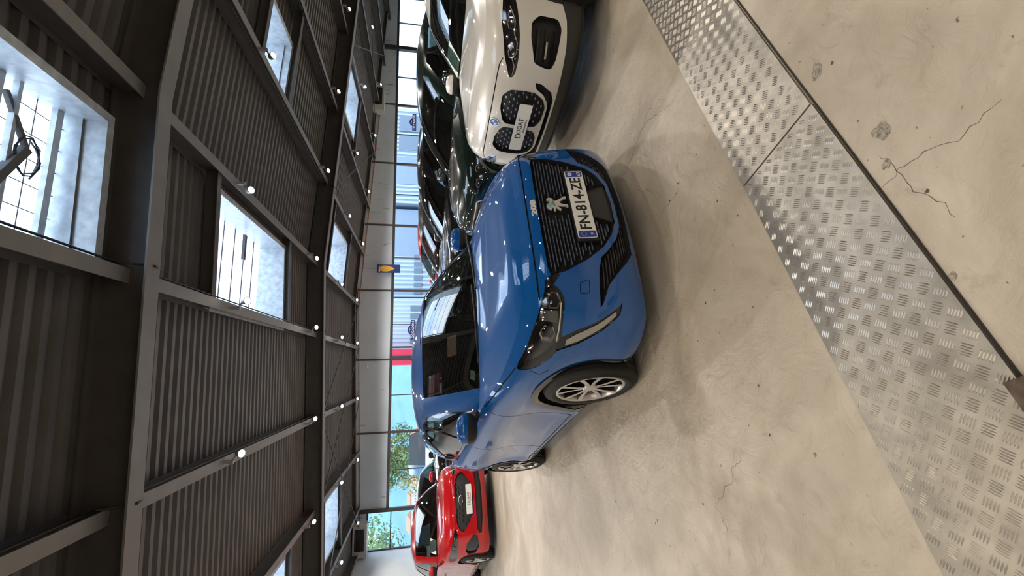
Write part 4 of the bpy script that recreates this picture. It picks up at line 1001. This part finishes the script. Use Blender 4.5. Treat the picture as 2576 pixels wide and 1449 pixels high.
for i,sg in enumerate((1,-1)):
    L=surf(C['B'],hp,ht,'lens',M_LENS,PT['headlight'][i],-.001,0,sg)
    for x,z in ((.60,.745),(.74,.765)):
        a,b=fastF(C,x,z); lamp_bowl(SUVO,C,a*sg,b,.045,.028,-.016,PT['headlight'][i])
    q=MB(); q.tube([C['B'].fr(sg*fastF(C,x,z)[0],fastF(C,x,z)[1],-.008)@Vector((0,0,0)) for x,z in ((.46,.715),(.52,.712),(.56,.735),(.60,.71),(.66,.708),(.70,.735),(.76,.735),(.80,.775))],.004,6); q.build('light_strip',M_SATIN,PT['headlight'][i])
    q=MB(); 
    kp=[(.04,.71),(.165,.752),(.27,.75),(.332,.70),(.342,.60),(.336,.515),(.29,.447),(.23,.42),(.11,.424),(.042,.452)]
    row_slats(PT['kidney_grille'][i],C,None,.40,.43,.75,.034,.020,.045,M_ALLOY,-.028,lambda x,z: inpoly(np.array([[x,z]]),kp)[0] and not(x<.275 and .50<z<.63),t=.009,dpt=.010,name='grille_fin') if sg==1 else None
    # fins in the side intakes
    for k,zz in enumerate((.44,.50,.56)):
        q=MB(); q.tube([C['B'].fr(sg*fastF(C,x,zz)[0],fastF(C,x,zz)[1],-.03)@Vector((0,0,0)) for x in (.57,.64,.70,.76)],.012,6); q.build('intake_blade',M_GBLACK,PT['side_intake'][i])
    q=MB(); q.tube([C['B'].fr(sg*fastF(C,x,.487)[0],fastF(C,x,.487)[1],-.012)@Vector((0,0,0)) for x in (.60,.65,.70)],.008,6); q.build('intake_badge',M_SATIN,PT['side_intake'][i])
number_plate(SUVO,C,.565,'dugat',.012)['label']='white dealer plate with black lettering'
M=C['B'].fr(0,fastF(C,0,.79)[1],.001)
rd=flatpoly('roundel',circ(.041,28),M_CHROME,SUVO,M,.006); flatpoly('roundel_ring',circ(.038,28),M_GBLACK,rd,M@Matrix.Translation((0,0,.0062)),.0008)
for k in range(4):
    a0=k*PI/2; pts=[(0,0)]+[(.025*math.cos(a0+PI/2*j/6),.025*math.sin(a0+PI/2*j/6)) for j in range(7)]
    flatpoly('roundel_quarter',pts,mat('badge_white',(.8,.8,.8)) if k%2==0 else mat('badge_blue',(.03,.2,.6)),rd,M@Matrix.Translation((0,0,.0072)),.0008)
price_sheet(SUVO,C,-.40,.24,.34,.22); price_sheet(SUVO,C,.12,.72,.09,.07,mat('cream_card',(.7,.66,.5)))
# red crossover ------------------------------------------------------------------
P_RED=paint('bright_red_paint',(.45,.004,.007),metal=.1,rough=.3)
def frontred(F,Sd,B):
    R=[]
    R.append(('bonnet_front',[(0,F(0,.765)[1]),F(.35,.768),F(.44,.775),F(.539,.807),F(.695,.839),F(.847,.885),(Sd(1.35,.9)[0],.97),(Sd(1.35,.9)[0],1.05),(0,1.05)]))
    R.append(('grille',roundpoly([(-.05,F(0,.752)[1]),F(.273,.750),F(.40,.738),F(.49,.69),F(.525,.620),F(.453,.552),F(.336,.492),F(.245,.437),(-.05,F(0,.432)[1])],.02,B.SB)))
    R.append(('headlight',roundpoly([F(.455,.772),F(.552,.725),F(.67,.71),F(.786,.714),F(.867,.735),F(.86,.85),F(.82,.865),F(.695,.833),F(.539,.80)],.012,B.SB)))
    R.append(('fog_recess',roundpoly([F(.574,.445),F(.70,.570),F(.79,.575),F(.820,.53),F(.82,.40),F(.74,.345),F(.60,.375)],.012,B.SB)))
    R.append(('lower_intake',[(0,F(0,.385)[1]),F(.316,.385),F(.50,.384),F(.567,.34),F(.56,.30),F(.322,.273),(0,F(0,.266)[1])]))
    R.append(('panel_seam',stripe(densify([(0,F(0,.765)[1]),F(.35,.768),F(.44,.775),F(.50,.80)],.05,B.SB,False),.007,B.SB)))
    return R
def grl(nm='grille'): return {nm:[(nm,M_BLACK,-.03,.001,0)]}
LAYR={'grille':[('grille',M_BLACK,-.03,.001,0)],'headlight':[('headlight',M_GBLACK,-.025,.001,1),('headlight',M_GBLACK,-.025,.001,-1)],'lower_intake':[('lower_intake',M_BLACK,-.03,.001,0)],'fog_recess':[('fog_recess',M_GBLACK,-.03,.001,1),('fog_recess',M_GBLACK,-.03,.001,-1)],'bonnet_front':[('bonnet_nose',P_RED,0,0,0)]}
SRED=scaled(S208,1.03,1.02,1.08,paint=P_RED,front=frontred,layers=LAYR,step=.055,cladding=0,style=1,roofpaint=P_RED)
REDO=empty('hatchback',(-2.408,8.69,0),math.radians(29.9),'bright red hatchback with black oval-badged grille, left of the blue hatchback','car')
C=make_car(SRED,REDO); PT=C['parts']; hp,ht=C['belt']['headlight']
def simple_lamps(C,PT,root,pts,w=.055,h=.035,off=-.018):
    hp,ht=C['belt']['headlight']
    for i,sg in enumerate((1,-1)):
        surf(C['B'],hp,ht,'lens',M_LENS,PT['headlight'][i],-.001,0,sg)
        for x,z in pts:
            a,b=fastF(C,x,z); lamp_bowl(root,C,a*sg,b,w,h,off,PT['headlight'][i])
simple_lamps(C,PT,REDO,((.60,.762),(.73,.78)))
number_plate(REDO,C,.505,'dugat',.012)['label']='white dealer plate with black lettering'
M=C['B'].fr(0,fastF(C,0,.655)[1],-.008); o=flatpoly('oval_emblem',[(.082*math.cos(2*PI*k/28),.042*math.sin(2*PI*k/28)) for k in range(28)],M_CHROME,REDO,M,.010); flatpoly('oval_field',[(.070*math.cos(2*PI*k/28),.033*math.sin(2*PI*k/28)) for k in range(28)],M_BLACK,o,M@Matrix.Translation((0,0,.0102)),.001)
q=MB(); q.tube([M@Vector((x,y,.0125)) for x,y in ((-.04,-.012),(-.02,.014),(.0,-.004),(.02,.012),(.045,.004))],.003,5); q.build('emblem_script',M_CHROME,o)
for k,z in enumerate((.47,.52,.57,.62,.68,.72)):
    hw=.26+.0 if z<.5 else (.40 if z<.7 else .40)
    for j in range(int(hw*2/.09)):
        x=-hw+.09*j+.045*(k%2)
        if abs(x)<.09 and z>.6: continue
        if abs(x)<.28 and z<.58: continue
        a,b=fastF(C,abs(x),z); Mq=C['B'].fr(a if x>=0 else -a,b,-.022)
        if j%3==0 or k>2:
            q=MB(); q.tube([Mq@Vector((-.03,0,0)),Mq@Vector((0,.012,0)),Mq@Vector((.03,0,0))],.004,5); q.build('grille_link',M_GBLACK,PT['grille'][0])
price_sheet(REDO,C,-.50,.20,.26,.19,mat('white_card',(.7,.68,.62)))
# dark coupes and saloons of the right-hand row -----------------------------------
def frontgen(F,Sd,B):
    R=[]
    R.append(('bonnet_front',[(0,F(0,.77)[1]),F(.35,.77),F(.55,.765),F(.70,.80),(Sd(1.35,.9)[0],.97),(Sd(1.35,.9)[0],1.05),(0,1.05)]))
    R.append(('grille_frame',roundpoly([(-.05,F(0,.70)[1]),F(.30,.70),F(.36,.62),F(.30,.42),(-.05,F(0,.40)[1])],.02,B.SB)))
    R.append(('grille',roundpoly([(-.05,F(0,.685)[1]),F(.29,.685),F(.342,.62),F(.285,.435),(-.05,F(0,.415)[1])],.02,B.SB)))
    R.append(('headlight',roundpoly([F(.44,.70),F(.50,.655),F(.68,.655),F(.80,.70),F(.82,.76),F(.70,.775),F(.50,.74)],.015,B.SB)))
    R.append(('lower_intake',[(0,F(0,.34)[1]),F(.45,.35),F(.70,.42),F(.72,.34),F(.50,.26),(0,F(0,.25)[1])]))
    R.append(('panel_seam',stripe(densify([(0,F(0,.77)[1]),F(.35,.77),F(.50,.768)],.05,B.SB,False),.007,B.SB)))
    return R
def gencar(name,loc,deg,label,pt,sx,sy,sz,style=2,sheet=None,rimm=None):
    LY_={'grille':[('grille',M_GBLACK,-.02,.001,0)],'grille_frame':[('grille_frame',M_CHROME,.003,.0001,0)],'headlight':[('headlight',M_GBLACK,-.02,.001,1),('headlight',M_GBLACK,-.02,.001,-1)],'lower_intake':[('lower_intake',M_BLACK,-.03,.001,0)],'bonnet_front':[('bonnet_nose',pt,0,0,0)]}
    S=scaled(S208,sx,sy,sz,paint=pt,mirpaint=pt,front=frontgen,layers=LY_,step=.07,cladding=0,style=style,rimmat=rimm or M_ALLOY)
    r=empty(name,(loc[0],loc[1],0),math.radians(deg),label,'car'); C=make_car(S,r)
    simple_lamps(C,C['parts'],r,((.56,.70),(.70,.715)),.05,.032,-.014)
    a,b=fastF(C,0,.46); number_plate(r,C,.47,'dugat',.012)
    for k in range(7):
        z=.45+.034*k; q=MB(); q.tube([C['B'].fr(x/abs(x)*fastF(C,abs(x),z)[0],fastF(C,abs(x),z)[1],-.014)@Vector((0,0,0)) for x in (-.27,-.14,-.01,.01,.14,.27)],.006,5); q.build('grille_bar',M_GBLACK,C['parts']['grille'][0])
    if sheet: price_sheet(r,C,*sheet)
    return C
P_GREEN=paint('dark_green_paint',(.003,.009,.0065),metal=.2,rough=.25)
P_BLK=paint('gloss_black_paint',(.004,.004,.005),metal=.1,rough=.2)
P_GREY=paint('dark_grey_metallic',(.03,.032,.035),metal=.5,rough=.3)
P_RED2=paint('deep_red_paint',(.35,.006,.01),metal=.1,rough=.3)
gencar('coupe',(2.0,5.75),-72,'very dark green car right behind the white SUV and the blue bonnet',P_GREEN,1.06,1.10,1.025)
gencar('saloon',(1.55,7.95),-70,'gloss black car second behind the blue hatchback, next past the dark green one',P_BLK,1.05,1.14,1.03,sheet=(-.45,.3,.26,.19))
gencar('estate_car',(1.35,10.3),-70,'black car with a chrome grille frame in the fourth place of the right-hand row',P_GREY,1.04,1.12,1.03,sheet=(-.4,.3,.26,.19))
gencar('hatchback',(1.6,12.7),-70,'deep red car farthest back in the right-hand row by the glass wall',P_RED2,1.02,1.05,1.06)
gencar('saloon',(-2.75,13.2),30,'shiny black car parked behind the bright red hatchback',P_BLK,1.04,1.08,1.03)

# ---------------------------------------------------------------- aluminium chequer plates let into the floor
M_ALU=mat('aluminium_plate',(.40,.37,.32),rough=.42,metal=.8,noise=.22,nscale=9,bump=.12,bscale=30)
M_TREAD=mat('aluminium_tread',(.54,.51,.45),rough=.30,metal=.85,noise=.1,nscale=30)
def chequer(name,c0,c1,c2,c3,label):
    """quad near-left .. on the floor; corners in order, plate raised 6 mm with tread bars"""
    b=MB(); q=[Vector((*p,0)) for p in (c0,c1,c2,c3)]
    zt=.010; n=0; b.v=[tuple(p+Vector((0,0,.0))) for p in q]+[tuple(p+Vector((0,0,zt))) for p in q]
    b.f=[(4,5,6,7)]+[(i,(i+1)%4,(i+1)%4+4,i+4) for i in range(4)]; b.m=[0]*5
    o=b.build(name,M_ALU); tag(o,label,'floor plate')
    poly=[(p.x,p.y) for p in q]; ax=math.atan2(DIRP.y,DIRP.x)+PI/4; ux=Vector((math.cos(ax),math.sin(ax),0)); uy=Vector((-ux.y,ux.x,0)); p=.0438
    V=[];F=[]; cen=sum(q,Vector())/4
    N=60; pts=[]
    for i in range(-N,N+1):
        for j in range(-N,N+1): pts.append((cen+ux*i*p+uy*j*p,(i+j)%2))
    A=np.array([(c.x,c.y) for c,_ in pts]); inn=inpoly(A,poly)
    def cl(P_): 
        return inpoly(np.array(P_),poly).all()
    for (c,par),ok in zip(pts,inn):
        if not ok: continue
        u,v=(ux,uy) if par else (uy,ux)
        for k in range(5):
            cc=c+v*(k-2)*.0072; L=.0165; w=.0024; h=.0022
            e=[cc-u*L,cc+u*L]
            if not cl([(e[0].x,e[0].y),(e[1].x,e[1].y)]): continue
            n=len(V); z=Vector((0,0,zt)); zh=Vector((0,0,zt+h))
            V+=[tuple(cc-u*L+z),tuple(cc-u*L*.45-v*w+z),tuple(cc+u*L*.45-v*w+z),tuple(cc+u*L+z),tuple(cc+u*L*.45+v*w+z),tuple(cc-u*L*.45+v*w+z),tuple(cc-u*L*.5+zh),tuple(cc+u*L*.5+zh)]
            F+=[(n,n+1,n+6),(n+1,n+2,n+7,n+6),(n+2,n+3,n+7),(n+3,n+4,n+7),(n+4,n+5,n+6,n+7),(n+5,n,n+6)]
    t=meshobj('tread_bars',V,F,M_TREAD,o,False); t['kind']='stuff'; return o
NE=[Vector((2.298,2.221,0)),Vector((.744,1.564,0)),Vector((-.582,1.033,0))]; FE=[Vector((1.598,1.471,0)),Vector((.905,1.202,0)),Vector((-.002,.808,0))]
DIRP=(NE[0]-NE[2]).normalized(); FD=(FE[0]-FE[2]).normalized()
def nep(t): return NE[1]+DIRP*t
def fep(t): return FE[1]+FD*t
sN=Vector((.744,1.564,0)); sF=Vector((.904,1.193,0))
P0=NE[0]+(NE[0]-NE[1]).normalized()*1.6; Q0=FE[0]+FD*1.7
dn=(NE[2]-NE[1]).normalized()
g=.003
chequer('floor_plate',(sN.x+g,sN.y+g),(sF.x+g,sF.y+g),(Q0.x,Q0.y),(P0.x,P0.y),'aluminium five-bar tread plate in the floor, its length running off past the white SUV')
P1=NE[2]+dn*.9; Q1=Vector((.904,1.193,0))-FD*2.3
chequer('floor_plate',(P1.x,P1.y),(Q1.x,Q1.y),(sF.x-g,sF.y-g),(sN.x-g,sN.y-g),'aluminium five-bar tread plate nearest the camera, under the diagonal seam')
b=MB(); e0=Q1+Vector((.001,-.003,0)); e1=Q0+Vector((.001,-.003,0)); b.bar((e0.x,e0.y,.0005),(e1.x,e1.y,.0005),.007,.003); b.build('joint_gap',mat('dirty_joint',(.04,.035,.03),rough=.9),fl)
wbx=MB(); wbx.obox((-.26,.60,.015),(.26*FD.x+.0,.26*FD.y,0),(-.05,.11,0),(0,0,.013)); wo=wbx.build('wooden_board',mat('weathered_wood',(.10,.07,.05),rough=.8,noise=.5,nscale=30)); tag(wo,'dark weathered wooden board lying at the end of the tread plate','board')

# ---------------------------------------------------------------- wall units, signs
M_LAMPC=mat("grey_pipe",(.4,.4,.4),rough=.5)
def heater(x,z,w,h,label):
    H_=empty('air_heater',(x,DY-.52,z),0,label,'heater'); q=MB(); q.box(-w/2,w/2,-.2,.2,-h/2,h/2); c=q.build('casing',mat('off_white_casing',(.62,.62,.6),rough=.4),H_)
    q=MB(); q.box(-w*.30,w*.36,-.215,-.2,-h*.32,h*.36); g_=q.build('louvre_opening',M_BLACK,H_)
    for k in range(5):
        zz=-h*.26+h*.13*k; q=MB(); q.box(-w*.29,w*.35,-.225,-.214,zz,zz+.012); q.build('louvre_slat',M_STEEL,g_)
    q=MB(); q.bar((-w*.3,.2,h/2),(-w*.3,.44,h/2),.04,.04); q.bar((w*.3,.2,h/2),(w*.3,.44,h/2),.04,.04); q.build('wall_bracket',M_STEEL,H_)
    q=MB(); q.tube([(w*.45,.1,-h/2),(w*.47,.1,-h/2-.14),(w*.3,.1,-h/2-.16),(w*.3,.1,-h/2)],.014,6); q.build('drain_pipe',M_LAMPC,H_)

heater(10.95,3.24,1.15,.46,'white wall heater high on the fascia above the right-hand windows')
heater(-5.75,3.42,1.05,.46,'white wall heater high in the left corner of the glass wall')
M_SIGNB=mat('sign_blue',(.012,.03,.16),rough=.4); M_SIGNW=mat('sign_white_ink',(.85,.85,.85),rough=.5); M_SIGNY=mat('sign_yellow',(.75,.42,.03),rough=.5)
def occasion(x,z,label):
    O=empty('hanging_sign',(x,DY-.12,z),0,label,'sign'); I=Matrix.Rotation(PI/2,4,'X')
    pts=[(-.38,-.10),(.38,-.10),(.38,.06),(.17,.06)]+[(.17*math.cos(t),.06+.12*math.sin(t)) for t in np.linspace(.2,PI-.2,7)]+[(-.17,.06),(-.38,.06)]
    bd=flatpoly('sign_board',pts,M_SIGNB,O,I,.012)
    text('sign_text','OCCASION',.12,M_SIGNW,bd,I@Matrix.Translation((0,-.02,.014)),width=.66,bold=.002)
    text('sign_small_text','Dugat',.05,M_SIGNW,bd,I@Matrix.Translation((0,.10,.014)),width=.18)
    for sx in (-.3,.3):
        q=MB(); q.tube([(sx,0,.05),(sx,0,FZ-z+.06),(sx,.10,FZ-z+.06)],.002,4); q.build('hanging_wire',M_STEEL,O)
occasion(10.28,1.84,'small blue OCCASION sign over the dark cars, toward the right end of the glass wall')
occasion(1.48,1.78,'small blue OCCASION sign seen just above the roof of the blue hatchback')
O=empty('hanging_sign',(3.86,DY-.3,2.72),0,'tall blue and yellow sign hanging before the fascia in the middle of the glass wall','sign'); I=Matrix.Rotation(PI/2,4,'X')
bd=flatpoly('sign_board',[(-.165,-.45),(.165,-.45),(.165,.43),(-.165,.43)],M_SIGNB,O,I,.02)
flatpoly('yellow_panel',[(.115*math.cos(t)+(.02*math.sin(2*t)),.06+.27*math.sin(t)) for t in np.linspace(0,2*PI,24)],M_SIGNY,bd,I@Matrix.Translation((0,0,.021)),.002)
flatpoly('white_edge',[(-.12,.30),(.10,.33),(.12,.36),(-.13,.37)],M_SIGNW,bd,I@Matrix.Translation((0,0,.021)),.002)
q=MB(); q.tube([(0,0,.43),(0,0,zd(3.86)-2.72+.01)],.004,5); q.build('hanging_wire',M_STEEL,O)
b=empty('smoke_detector',(.12,DY-.09,3.42),0,'tiny round white detector on a fascia panel','detector'); q=MB(); q.lathe([(0,.05),(-.03,.05),(-.05,.03),(-.05,.0)],16,'y'); q.build('detector_head',M_SIGNW,b,True)

# ---------------------------------------------------------------- outside
def building(name,x0,x1,y0,y1,h,m,label,ribs=0,rm=None,bands=(),wins=()):
    B_=empty(name,((x0+x1)/2,y0,0),0,label,'building'); w=(x1-x0)/2
    bx('wall',-w,w,0,y1-y0,0,h,m,B_)
    bx('roof',-w-.1,w+.1,-.1,y1-y0+.1,h,h+.15,M_STEEL,B_)
    for (a,c,z0,z1,mm,nm) in bands: bx(nm,a-(x0+x1)/2,c-(x0+x1)/2,-.08,0,z0,z1,mm,B_)
    if ribs:
        q=MB(); x=-w
        while x<w: q.box(x,x+ribs*.5,-.05,0,0,h); x+=ribs
        o=q.build('cladding_ribs',rm or m,B_); o['kind']='stuff'
    for (a,c,z0,z1) in wins:
        o=bx('window',a-(x0+x1)/2,c-(x0+x1)/2,-.12,-.06,z0,z1,mat('far_window_dark',(.16,.21,.28),rough=.3),B_)
    return B_
M_CLAD=mat('pale_blue_cladding',(.30,.37,.48),rough=.6,noise=.04); M_CLAD2=mat('grey_blue_panel',(.25,.32,.43),rough=.5,noise=.05); M_REDB=mat('red_fascia_paint',(.6,.02,.06),rough=.5)
building('warehouse',5.4,12.4,34,46,6.5,M_CLAD,'pale ribbed warehouse across the yard, behind the middle of the glass wall',.34,mat('pale_rib',(.45,.53,.63),rough=.6),
   bands=[(8.6,12.4,.0,6.5,M_CLAD2,'smooth_panel')],wins=[(5.6+.55*k,5.95+.55*k,1.5,2.1) for k in range(6)])
building('warehouse',12.75,20.8,33.5,46,6.8,M_CLAD2,'grey-blue warehouse front across the yard, right of the ribbed one',.34,mat('pale_rib',(.45,.53,.63),rough=.6),bands=[(14.3,16.6,0,6.8,M_CLAD2,'smooth_panel')],wins=[(17.2,18.4,.8,3.4),(18.8,20.2,.8,3.4)])
building('shop_building',.25,1.35,31,36,4.6,M_REDB,'narrow red building front across the yard',0,None,bands=[(.62,.86,0,4.6,M_BLACK,'dark_stripe')])
building('shop_building',1.6,5.15,33,44,4.2,mat('pale_render',(.42,.48,.55),rough=.6),'pale office front between the red and the ribbed buildings',.30,mat('pale_rib',(.45,.53,.63),rough=.6),wins=[(1.8+.6*k,2.15+.6*k,1.6,2.3) for k in range(5)])
# distant town houses and hills
hv=[];hf=[]
n=60
for i in range(n+1):
    x=-420+ (620*i/n); h=40+9*math.sin(i*.45)+6*math.sin(i*1.3+1)+4*math.sin(i*2.9)
    for (y,z) in ((330,0),(360,h*.55),(400,h),(450,0)): hv.append((x,y,z))
for i in range(n):
    for k in range(3): q=i*4+k; hf.append((q,q+4,q+5,q+1))
hl=meshobj('hills',hv,hf,mat('haze_blue_hills',(.13,.25,.36),rough=1,noise=.25,nscale=.03),None,True); tag(hl,kind='structure')  # distance haze put into the bluish hill colour
HC=((.7,.6,.5),(.6,.5,.45),(.7,.66,.6),(.6,.58,.55),(.72,.7,.66))
for k in range(14):
    x=-34+3.05*k+rng.uniform(-.6,.6); y=105+9*(k%3); w=rng.uniform(1.9,2.7); h=rng.uniform(1.8,4.2); cc=HC[k%5]
    if x>2: continue
    hb=empty('house',(x,y,0),0,'small distant town house behind the trees, seen through the left windows','house','distant town houses')
    bx('wall',-w/2,w/2,0,6,0,h,mat('house_wall_%s'%'abcde'[k%5],cc,rough=.8),hb)
    meshobj('roof',[(-w/2-.3,-.3,h),(w/2+.3,-.3,h),(w/2+.3,6.3,h),(-w/2-.3,6.3,h),(-w/2-.3,3,h+.9),(w/2+.3,3,h+.9)],[(0,1,5,4),(2,3,4,5),(0,4,3),(1,2,5)],mat('terracotta',(.4,.18,.1),rough=.8),hb)
    for j in range(3): bx('window',-w/2+w*(.15+.3*j),-w/2+w*(.28+.3*j),-.05,0,h*.45,h*.75,mat('far_window_dark',(.16,.21,.28),rough=.3),hb)
def tree(x,y,h,r,label,col):
    T=empty('tree',(x,y,0),0,label,'tree','trees across the yard')
    q=MB(); q.tube([(0,0,0),(.05,0,h*.3),(0,.05,h*.6)],[.14,.11,.05],8); 
    for k in range(5):
        an=k*1.3; q.tube([(0,0,h*(.3+.06*k)),(r*.5*math.cos(an),r*.5*math.sin(an),h*(.5+.08*k))],[.05,.02],5)
    q.build('trunk',mat('bark',(.12,.09,.07),rough=.9),T)
    V=[];F=[]; cs=[(rng.normal(0,r*.38),rng.normal(0,r*.38),h*.66+rng.normal(0,h*.15),r*rng.uniform(.3,.5)) for _ in range(16)]
    for c in cs:
        for _ in range(190):
            d=rng.normal(size=3); d/=np.linalg.norm(d); p=np.array(c[:3])+d*c[3]*rng.uniform(.6,1); t=rng.normal(size=3); t/=np.linalg.norm(t); u=np.cross(d,t); u/=np.linalg.norm(u); s=rng.uniform(.07,.14); nn=len(V)
            w_=np.cross(u,d)
            V+=[tuple(p-u*s),tuple(p+w_*s*.6),tuple(p+u*s),tuple(p-w_*s*.6)]; F.append((nn,nn+1,nn+2,nn+3))
    o=meshobj('foliage',V,F,mat('leaves_%s'%label.split()[0],col,rough=.7,noise=.3,nscale=3),T); o['kind']='stuff'
tree(-6.0,31.5,5.6,2.2,'broad green tree across the yard in the left windows',(.12,.2,.06))
tree(-11.0,27,6.6,2.6,'tall leafy tree at the left end of the glass wall',(.16,.24,.09))
tree(-7.6,38,5.,2.2,'yellowish small tree between the two green ones',(.30,.30,.10))
tree(-16.5,33,6.5,2.8,'pale green tree farthest left beyond the corner window',(.2,.28,.12))
# vehicles parked outside
def outcar(name,loc,deg,label,pt,kind):
    r=empty(name,(loc[0],loc[1],0),math.radians(deg),label,'car'); L,w,h,hb={'van':(4.9,.98,2.0,1.2),'car':(4.2,.88,1.5,.95)}[kind]
    sec=[(0,.35,.55),(.05,.3,.85),(.9 if kind=='car' else .5,.25,hb),(1.3 if kind=='car' else .8,.25,hb),(L-.3,.25,hb+.05),(L,.4,hb),(L,.35,.4)]
    V=[];F=[]
    for (y,z0,z1) in sec:
        for (x,z) in ((-w*.92,z0),(-w,(z0+z1)/2),(-w*.93,z1),(w*.93,z1),(w,(z0+z1)/2),(w*.92,z0)): V.append((x,y,z))
    for i in range(len(sec)-1):
        for k in range(6): q=i*6+k; k2=(k+1)%6; F.append((i*6+k,i*6+k2,i*6+6+k2,i*6+6+k))
    F.append(tuple(range(6))); F.append(tuple(range((len(sec)-1)*6,len(sec)*6))[::-1])
    meshobj('body',V,F,pt,r)
    y0,y1,y2,y3=(1.2,1.95,3.3,4.0) if kind=='car' else (.7,1.45,4.7,4.85)
    gv=[(-w*.88,y0,hb),(w*.88,y0,hb),(w*.88,y3,hb+.05),(-w*.88,y3,hb+.05),(-w*.7,y1,h),(w*.7,y1,h),(w*.7,y2,h),(-w*.7,y2,h)]
    meshobj('roof',[*gv[4:],*[(x,y,z-.08) for x,y,z in gv[4:]]],[(0,1,2,3),(4,7,6,5),(0,4,5,1),(1,5,6,2),(2,6,7,3),(3,7,4,0)],pt,r)
    meshobj('windscreen',[gv[0],gv[1],gv[5],gv[4]],[(0,1,2,3)],M_GLASS2,r); meshobj('side_window',[gv[1],gv[2],gv[6],gv[5]],[(0,1,2,3)],M_GLASS2,r); meshobj('side_window',[gv[3],gv[0],gv[4],gv[7]],[(0,1,2,3)],M_GLASS2,r); meshobj('rear_window',[gv[2],gv[3],gv[7],gv[6]],[(0,1,2,3)],M_GLASS2,r)
    for yy in (.85,L-.85):
        for sx in (-1,1):
            q=MB(); q.lathe([(sx*(w-.22),.0),(sx*(w-.22),.32),(sx*(w+.0),.32),(sx*(w+.01),.22)],20,c=(0,yy,.32)); q.lathe([(sx*(w-.01),.22),(sx*(w-.01),.0)],20,c=(0,yy,.32),mi=1); q.build('wheel',[M_RUBBER,M_ALLOY],r)
    for sx in (-1,1):
        q=MB(); q.obox((sx*w*.72,.01,.68),(w*.18,0,0),(0,.02,0),(0,0,.07)); q.build('headlight',M_SATIN,r)
        blob('door_mirror',(sx*(w+.1),y0+.25,hb+.08),(.1,.06,.08),.7,pt,r,10,6)
    q=MB(); q.box(-.45,.45,-.01,.03,.42,.62); q.build('grille',M_BLACK,r)
M_GLASS2=mat('opaque_dark_glass',(.02,.025,.03),rough=.12,spec=.25)
P_W2=mat('white_van_paint',(.75,.76,.76),rough=.3,coat=.8)
outcar('van',(-3.4,21.5),20,'white van outside, behind the rear of the blue hatchback',P_W2,'van')
outcar('estate_car',(-6.4,20.5),28,'white car outside the left corner window',P_W2,'car')
outcar('car',(-1.1,29),10,'small bright red car outside in the street by the trees',mat('street_red',(.6,.02,.03),rough=.3,coat=.8),'car')
outcar('car',(-3.3,27.2),80,'silver car outside behind the white van',mat('street_silver',(.5,.52,.54),rough=.3,metal=.5,coat=.8),'car')

# ---------------------------------------------------------------- spotlights clamped on the purlins
M_LAMPH=mat('lamp_body_grey',(.45,.46,.46),rough=.4,metal=.4)
M_LED=mat('lit_lamp_face',(1,1,1),emit=((1.,.93,.82),30.))
M_LEDW=mat('lit_lamp_face_warm',(1,1,1),emit=((1.,.75,.45),30.))
LX=[(-4.85,'outer left'),(-2.95,'second left'),(-1.03,'first left'),(.80,'first right'),(2.45,'ridge'),(4.45,'third right'),(6.4,'fourth right'),(8.6,'fifth right'),(10.7,'sixth right')]
LY=[(-3.4,''),(-.6,''),(2.3,''),(6.0,'nearest the camera'),(9.7,'before the second rafter'),(12.7,'just beyond the second rafter'),(15.6,'nearest the glass wall')]
for x,xn in LX:
    for y,yn in LY:
        if (x>7 and y<9) or (y==-3.4 and x>5): continue
        if y==2.3 and x in(.80,): continue
        z=zr(x)+.06; warm=(x==4.45 and y==6.0); sd=-.09 if x>1.5 else .09
        if y>3: 
            L=empty('spotlight',(x,y,z),0,'small lit spotlight clamped on the %s ceiling beam, %s'%(xn,yn),'spotlight','spotlights along the ceiling beams')
            q=MB(); q.box(-.02,.02,-.02,.02,.0,.10); q.bar((0,0,.02),(sd,0,-.03),.02,.02); q.build('lamp_bracket',M_LAMPH,L)
            q=MB(); q.lathe([(.050,.015),(.040,.038),(-.022,.048),(-.034,.050),(-.032,.042)],14,'z'); h=q.build('lamp_head',M_LAMPH,L,True); h.location=(sd,0,-.06); h.rotation_euler=(math.radians(-38),0,0)
            q=MB(); q.lathe([(-.030,.0),(-.030,.042)],14,'z'); q.build('lamp_face',M_LEDW if warm else M_LED,h)
        ld=bpy.data.lights.new('spot_glow','SPOT'); ld.energy=LAMP_W*(1.5 if y>15 else 1.7 if 5<y<7 else .55 if y<1 else .8 if y<3 else 1.); ld.color=LAMP_COL if y<5 else (1.,.93,.84); ld.shadow_soft_size=.035; ld.spot_size=math.radians(165); ld.spot_blend=.5
        o=bpy.data.objects.new('lamp_light',ld); COL.objects.link(o); o.location=(x+sd,y,z-.16)
